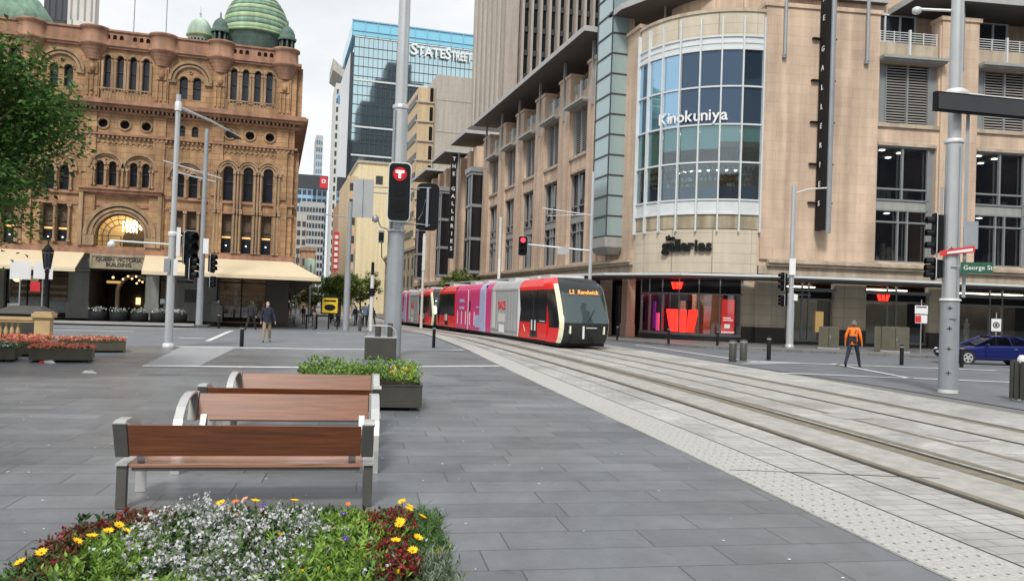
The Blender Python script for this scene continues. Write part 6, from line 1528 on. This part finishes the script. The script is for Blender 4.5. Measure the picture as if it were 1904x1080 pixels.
# ------------------------------------------------------------------ trees
def tree(name, label, x, y, z0, h, rad, crown_z, n, ll, mat, seed, sq=(1,1,.9), clumps=46, trunk=.16, group=None):
    r = random.Random(seed); t = thing(name, label, 'tree', (x,y,z0), 0, group)
    m = MB(); m.tube([(0,0,0),(.05,.02,h*.25),(.0,-.05,crown_z-rad*.4)], [trunk, trunk*.8, trunk*.6], 10); lim = []
    for k in range(9):
        a_ = r.uniform(0,6.28); q = rad*r.uniform(.5,.85); e = (q*math.cos(a_)*sq[0], q*math.sin(a_)*sq[1], crown_z+r.uniform(-.3,.6)*rad)
        s0 = (0,0,crown_z-rad*r.uniform(.4,.9)); mid = ((s0[0]+e[0])*.45,(s0[1]+e[1])*.45,(s0[2]+e[2])*.5)
        m.tube([s0, mid, e], [trunk*.5, trunk*.3, trunk*.08], 6)
    m.build('trunk', 'bark', t)
    m = MB(); cl = []
    for k in range(clumps):
        d = Vector((r.gauss(0,1), r.gauss(0,1), r.gauss(0,.8))).normalized(); q = rad*r.uniform(.35,1)**.6
        cl.append((Vector((d.x*q*sq[0], d.y*q*sq[1], d.z*q*sq[2]+crown_z)), rad*r.uniform(.16,.32)))
    per = n//clumps
    for c, cr in cl:
        for _ in range(per):
            d = Vector((r.gauss(0,1), r.gauss(0,1), r.gauss(0,.6))).normalized(); p = c+d*cr*r.uniform(.3,1.05)
            lf(m, p, ll*r.uniform(.6,1.25), ll*.62*r.uniform(.7,1.2), Vector((d.x+r.gauss(0,.5), d.y+r.gauss(0,.5), -.15+r.gauss(0,.45))), Vector((r.gauss(0,.5), r.gauss(0,.5), 1)), 0)
    m.build('crown', mat, t, keepn=True); return t
tree('plane_tree', 'large green leafy tree filling the upper left edge', -7.55, 20.0, 0, 8.4, 3.05, 5.15, 40000, .14, 'leaf_tree', 4, (1,1,1.0), 150, .22)
for i, (x, y, h, rd, lb) in enumerate(((6.3,82,5.2,2.0,'nearest young street tree behind the denim walker'),(9.3,92,5.8,2.3,'street tree just left of the thick centre pole'),(4.9,104,5.2,2.2,'street tree farther left in the street'),(9.9,118,6,2.6,'street tree hidden partly by the thick centre pole'),(2.2,130,5,2.4,'farthest dark street tree beside the arcade awning'),(20.6,92,6.5,2.0,'dark street tree in front of the old stone terrace'))):
    tree('street_tree', lb, x, y, gz(y), h, rd, h-rd*.75, 2600, .34, 'leaf_street', 30+i, (1,1,.85), 34, .12, 'street trees down the street')
# ------------------------------------------------------------------ people
def person(label, x, y, rz, h=1.74, top='navy', legs='khaki', shoes='shoe_black', hair='hair', stride=.25, arms=((.10,.05),(.10,-.05)), z=0, extra=None, detail=True, armbend=.12, lean=0, cat='person', group=None):
    t = thing('person', label, cat, (x,y,z), rz, group)
    s_ = h/1.74
    V = []; Rr = []; E_ = []
    def vtx(p, r, par=None):
        V.append(Vector(p)*s_); Rr.append(r if isinstance(r, tuple) else (r*s_, r*s_))
        if par is not None: E_.append((par, len(V)-1))
        return len(V)-1
    pel = vtx((0,0,.95), (.15*s_,.11*s_)); wa = vtx((0,-.01+lean*.3,1.12), (.135*s_,.10*s_), pel); ch = vtx((0,.0+lean*.7,1.32), (.165*s_,.115*s_), wa)
    nk0 = vtx((0,.0+lean,1.46), (.085*s_,.075*s_), ch); nk = vtx((0,-.01+lean,1.53), .055, nk0); hd = vtx((0,-.02+lean,1.60), (.072*s_,.085*s_), nk); hd2 = vtx((0,-.015+lean,1.675), (.075*s_,.09*s_), hd); vtx((0,0+lean,1.73), (.045*s_,.05*s_), hd2)
    vtx((0,-.115+lean,1.625), .012, hd)
    for sd, sg in ((-1,1),(1,-1)):
        sh = vtx((sd*.175,lean,1.41), .068, ch); ax, ay = arms[0] if sd < 0 else arms[1]
        el = vtx((sd*(.20+ax*.6), ay*.6+lean*.7, 1.14), .052, sh); wr = vtx((sd*(.20+ax), ay-armbend+lean*.5, .90), .034, el)
        hn = vtx((sd*(.20+ax), ay-armbend-.015+lean*.5, .83), (.034*s_,.02*s_), wr)
        if detail:
            for k in range(4): f1 = vtx((sd*(.20+ax)+(k-1.5)*.006*0+sd*.004, ay-armbend-.045+k*.02+lean*.5, .775+.006*abs(k-1.5)), .0085, hn); vtx((sd*(.195+ax), ay-armbend-.05+k*.02+lean*.5, .74+.008*abs(k-1.5)), .007, f1)
            vtx((sd*(.19+ax), ay-armbend-.06+lean*.5, .81), .009, hn)
        hp = vtx((sd*.095,0,.90), .092, pel); kn = vtx((sd*(.105+abs(stride)*.1), -sg*stride*.42-.03, .50), .072, hp); an = vtx((sd*(.11+abs(stride)*.2), -sg*stride*.8+(.05 if sg < 0 else 0), .10+(.04 if sg < 0 and stride else 0)), .052, kn)
        ft = vtx((sd*(.115+abs(stride)*.2), -sg*stride*.8-.03, .045+(.0 if sg > 0 else .02)), (.045*s_,.035*s_), an); vtx((sd*(.12+abs(stride)*.2), -sg*stride*.8-.15, .035), (.042*s_,.028*s_), ft)
    me = bpy.data.meshes.new('b'); me.from_pydata(V, E_, []); o = bpy.data.objects.new('b', me); COL.objects.link(o)
    sk = o.modifiers.new('s','SKIN'); sk.use_smooth_shade = True
    for i, v in enumerate(me.skin_vertices[0].data): v.radius = Rr[i]; v.use_root = (i == 0)
    sb = o.modifiers.new('ss','SUBSURF'); sb.levels = 2; sb.render_levels = 2
    dg = bpy.context.evaluated_depsgraph_get(); bm_ = bpy.data.meshes.new_from_object(o.evaluated_get(dg)); bpy.data.objects.remove(o)
    bm_.name = 'body'; bm_.materials.clear()
    for k in (top, legs, shoes, 'skin', hair): bm_.materials.append(MATS[k])
    for p in bm_.polygons:
        c = p.center/s_; ar = abs(c.x) > .175 and c.z < 1.3
        if c.z > 1.64 or (c.z > 1.54 and c.y > lean+.02): k = 4
        elif c.z > 1.49: k = 3
        elif abs(c.x) > .19 and c.z < .885 and c.z > .65: k = 3
        elif c.z < .085: k = 2
        elif c.z < .94 and not (abs(c.x) > .19 and c.z > .65): k = 1
        else: k = 0
        p.material_index = k; p.use_smooth = True
    bo = bpy.data.objects.new('body', bm_); COL.objects.link(bo); bo.parent = t
    if detail:
        m = MB()
        for sd in (-1,1): m.sphere((sd*.03*s_, (-.105+lean)*s_, 1.645*s_), .010*s_, 6, 4)
        m.build('eyes', 'black', t); MB().box(-.022*s_,.022*s_,(-.108+lean)*s_,(-.098+lean)*s_,1.578*s_,1.586*s_).build('mouth', 'goods_red', t)
        for sd in (-1,1): MB().sphere((sd*.082*s_,(-.01+lean)*s_,1.63*s_), .022*s_, 6, 4, (.4,.8,1.2)).build('ear', 'skin', t)
    if extra: extra(t, s_, lean)
    return t
def cap_(mat):
    def f(t, s_, l): MB().lathe([(.088,1.665),(.092,1.70),(.075,1.745),(.04,1.768),(.001,1.775)],0,l-.01,14).build('cap', mat, t)
    return f
def orange_extra(t, s_, l):
    cap_('cap_grey')(t, s_, l)
    m = MB(); m.hexa([(-.17,.06,.92),(.17,.06,.92),(.17,.16,.92),(-.17,.16,.92),(-.13,.04,1.22),(.13,.04,1.22),(.13,.15,1.22),(-.13,.15,1.22)]); m.build('backpack', 'dark_cloth', t, bevel=.02)
    m = MB(); m.tube([(-.08,.13,1.33),(-.12,.06,1.46)], .016, 6).tube([(.08,.13,1.33),(.12,.06,1.46)], .016, 6); m.build('strap', 'dark_cloth', t)
    m = MB(); m.lathe([(.145,.88),(.165,.92),(.16,1.0),(.15,1.02)],0,0,16); m.build('jacket_hem', 'hivis', t)
def hem(mat):
    def f(t, s_, l):
        MB().lathe([(.168*s_,.86*s_),(.172*s_,.93*s_),(.158*s_,1.04*s_),(.15*s_,1.1*s_)],0,0,16).build('jacket_hem', mat, t)
    return f
def mask_extra(t, s_, l):
    hem('navy')(t, s_, l); MB().sphere((0,-.095,1.60), .045, 10, 6, (1,.6,.8)).build('face_mask', 'sign_white', t)
person('man in orange hi vis hoodie, dark trousers and backpack crossing the road, seen from behind', 21.59, 26.28, R(128), 1.84, 'hivis', 'navy', 'shoe_black', 'cap_grey', .34, ((.08,.02),(.10,.0)), extra=orange_extra, lean=-.06, armbend=.1)
person('man in navy jacket, khaki trousers and white face mask walking towards the viewer', -.25, 36.0, R(8), 1.74, 'navy', 'khaki', 'shoe_black', 'skin', .24, ((.06,.04),(.12,-.02)), extra=mask_extra)
person('person in dark clothes and white soled shoes walking away near the arcade corner', -1.15, 46.0, R(150), 1.70, 'dark_cloth', 'dark_cloth', 'shoe_white', 'hair', .30, ((.08,.1),(.08,-.1)), extra=hem('dark_cloth'))
person('person in pale denim jacket and black trousers standing in the street mouth', 5.95, 55.3, R(185), 1.78, 'denim', 'dark_cloth', 'shoe_white', 'hair', .04, ((.06,0),(.06,0)), extra=hem('denim'))
person('person in dark clothes just behind the pale denim jacket', 6.45, 57.5, R(170), 1.66, 'dark_cloth', 'dark_cloth', 'shoe_black', 'hair', .1)
fp = [(4.9,66,'dark_cloth','navy'),(3.3,70,'goods_red','dark_cloth'),(6.9,72,'navy','denim'),(8.1,69,'dark_cloth','dark_cloth'),(7.6,78,'denim','dark_cloth'),(2.6,76,'dark_cloth','khaki'),(5.6,84,'sign_white','navy'),(8.8,86,'dark_cloth','dark_cloth'),(3.9,90,'khaki','dark_cloth'),(6.6,95,'goods_red','navy')]
fl = ['dark clothed pedestrian right beside the yellow sign','pedestrian in dark red top behind the yellow sign','pedestrian in navy top behind the denim walker','dark clothed pedestrian nearest the centre pole','pedestrian in denim top far behind the walkers','pedestrian in khaki trousers under the far awning end','pedestrian in a white top deep in the street','dark clothed pedestrian under the nearest street tree','pedestrian in a khaki top deep in the street','pedestrian in a red top farthest down the street']
for (x, y, a_, b_), lb in zip(fp, fl): person(lb, x, y, R(rr.uniform(0,360)), rr.uniform(1.6,1.82), a_, b_, 'shoe_black', 'hair', .2, z=gz(y), detail=False, group='far pedestrians in the street')
t = thing('shop_mannequin', 'pale coated figure standing inside the dark window behind the blue car', 'mannequin', (*fr_right(14.2,-1.2,0)[:2],.3)); MB().lathe([(.16,.7),(.2,1.0),(.15,1.25),(.2,1.42),(.06,1.5),(.09,1.6),(.07,1.75),(.01,1.8)],0,0,12).lathe([(.12,0),(.14,.7)],0,0,10).build('torso','pink_mannequin',t)
# ------------------------------------------------------------------ yellow sign with table
t = thing('yellow_poster_stand', 'square yellow poster with a dark oval on a black frame in the street mouth', 'sign', (3.75,57.5,gz(57.5)), facing(3.75,57.5))
MB().box(-.62,.62,-.04,.04,1.02,2.25).build('frame', 'matte_black', t); MB().box(-.52,.52,-.055,-.04,1.12,2.15).build('poster', 'sign_yellow', t)
MB().extr([(.38*math.cos(a_*math.pi/10), 1.5+.22*math.sin(a_*math.pi/10)) for a_ in range(20)], -.07, -.056).box(-.4,.4,-.07,-.056,1.9,2.02).build('oval_print', 'matte_black', t)
MB().box(-1.7,.7,-.2,.3,.85,.95).box(-1.6,-1.5,-.1,.1,0,.85).box(-.9,-.8,-.1,.1,0,.85).box(.5,.6,-.1,.1,0,1.02).box(-.1,0,-.1,.1,0,1.02).build('trestle', 'matte_black', t)
for i, (x, y) in enumerate(((1.6,66),(2.6,72),(1.8,79),(2.9,64))):
    t = thing('cafe_table', ['cafe table nearest the arcade corner','second cafe table under the far awning','farthest cafe table along the arcade','cafe table just left of the yellow sign'][i], 'table', (x,y,gz(y)), 0, 'small cafe tables along the arcade')
    MB().lathe([(.4,.72),(.4,.75),(.01,.75)],0,0,12).build('top', 'steel_pole', t); MB().lathe([(.03,0),(.03,.72)],0,0,8).lathe([(.22,0),(.22,.03)],0,0,10).build('stand', 'matte_black', t)
# ------------------------------------------------------------------ blue car
def car():
    t = thing('blue_car', 'shiny dark blue two door car driving past the right pole', 'car', (29.24,29.87,.0), R(-19))
    W = .86
    st = [(0,.30,.60,.60,.62),(.10,.24,.66,.66,.78),(.45,.18,.72,.72,.84),(1.25,.18,.82,.84,.86),(1.75,.18,.88,.90,.86),(3.0,.18,.90,.91,.86),(3.7,.2,.93,.95,.86),(4.35,.22,.95,.98,.84),(4.62,.30,.90,.92,.78)]
    m = MB(); vs = []; fs = []
    for (x, zb, zs, zc, wd) in st:
        vs += [(x,-wd*.92,zb),(x,-wd,zb+.2),(x,-wd,zs-.12),(x,-wd*.94,zs),(x,-wd*.5,zc),(x,wd*.5,zc),(x,wd*.94,zs),(x,wd,zs-.12),(x,wd,zb+.2),(x,wd*.92,zb)]
    n = 10
    for i in range(len(st)-1):
        for k in range(n): fs.append((i*n+k,i*n+(k+1)%n,(i+1)*n+(k+1)%n,(i+1)*n+k))
    fs += [tuple(range(n)), tuple(range(n*(len(st)-1), n*len(st)))]
    m.add(vs, fs, True); bd = m.build('body', 'car_blue', t); b = bd.modifiers.new('s','SUBSURF'); b.levels = 1; b.render_levels = 2
    def cab(f): return [(1.25,-.70*f,.84),(1.25,.70*f,.84),(3.95,.72*f,.93),(3.95,-.72*f,.93),(2.15,-.56*f,1.27),(2.15,.56*f,1.27),(3.05,.56*f,1.27),(3.05,-.56*f,1.27)]
    p = cab(1); MB().add(p, [(0,4,5,1),(1,5,6,2),(2,6,7,3),(3,7,4,0)]).build('windows', 'car_glass', t)
    m = MB().box(2.08,3.12,-.57,.57,1.26,1.30)
    for s_ in (-1,1):
        m.tube([(1.22,s_*.71,.85),(2.12,s_*.57,1.28)], .03, 6).tube([(3.08,s_*.57,1.28),(3.95,s_*.72,.95)], .05, 6).tube([(2.75,s_*.57,1.28),(2.85,s_*.72,.9)], .025, 6)
    m.build('roof', 'car_blue', t, bevel=.02)
    MB().box(1.6,3.6,-.55,.55,.4,.82).build('cabin_floor', 'matte_black', t)
    for x in (2.1,2.95): MB().box(x,x+.14,-.5,-.1,.6,1.1).box(x,x+.14,.1,.5,.6,1.1).build('seat', 'planter_grey', t)
    MB().tube([(1.75,-.35,.95),(1.85,-.35,.85)], .16, 12).build('steering_wheel', 'black', t)
    for x in (.85,3.62):
        for s_ in (-1,1):
            w_ = MB().tube([(x,s_*.72,.31),(x,s_*.875,.31)], .31, 24).build('wheel', 'rubber', t)
            m = MB().tube([(x,s_*.87,.31),(x,s_*.885,.31)], .215, 24).build('rim', 'brushed', w_)
            m = MB(); 
            for k in range(5):
                a0 = k*2*math.pi/5+.3; c0 = Vector((x+.13*math.cos(a0), s_*.888, .31+.13*math.sin(a0))); m.tube([tuple(c0-Vector((0,.004,0))), tuple(c0+Vector((0,.004,0)))], .045, 8)
            m.build('rim_gap', 'black', w_)
        MB().tube([(x,-.85,.33),(x,.85,.33)], .36, 24).build('wheel_arch', 'matte_black', t)
    for s_ in (-1,1):
        MB().sphere((.13,s_*.58,.60), .12, 12, 8, (.7,1.1,.7)).build('headlight', 'sign_white', t); MB().sphere((1.72,s_*.86,.92), .1, 10, 6, (.7,1,.6)).build('mirror', 'car_blue', t)
        MB().box(2.85,3.0,s_*.875-.008,s_*.875+.008,.74,.77).build('door_handle', 'chrome', t); MB().box(1.62,1.63,s_*.868-.006,s_*.868+.006,.3,.86).box(2.98,2.99,s_*.868-.006,s_*.868+.006,.3,.86).build('door_seam', 'black', t)
        MB().box(4.56,4.63,s_*.62-.15,s_*.62+.15,.66,.82).build('tail_light', 'sign_red', t)
    MB().box(.0,.06,-.35,.35,.34,.46).build('grille', 'black', t); MB().box(-.02,.0,-.26,.26,.47,.56).build('number_plate', 'sign_white', t)
    return t
car()
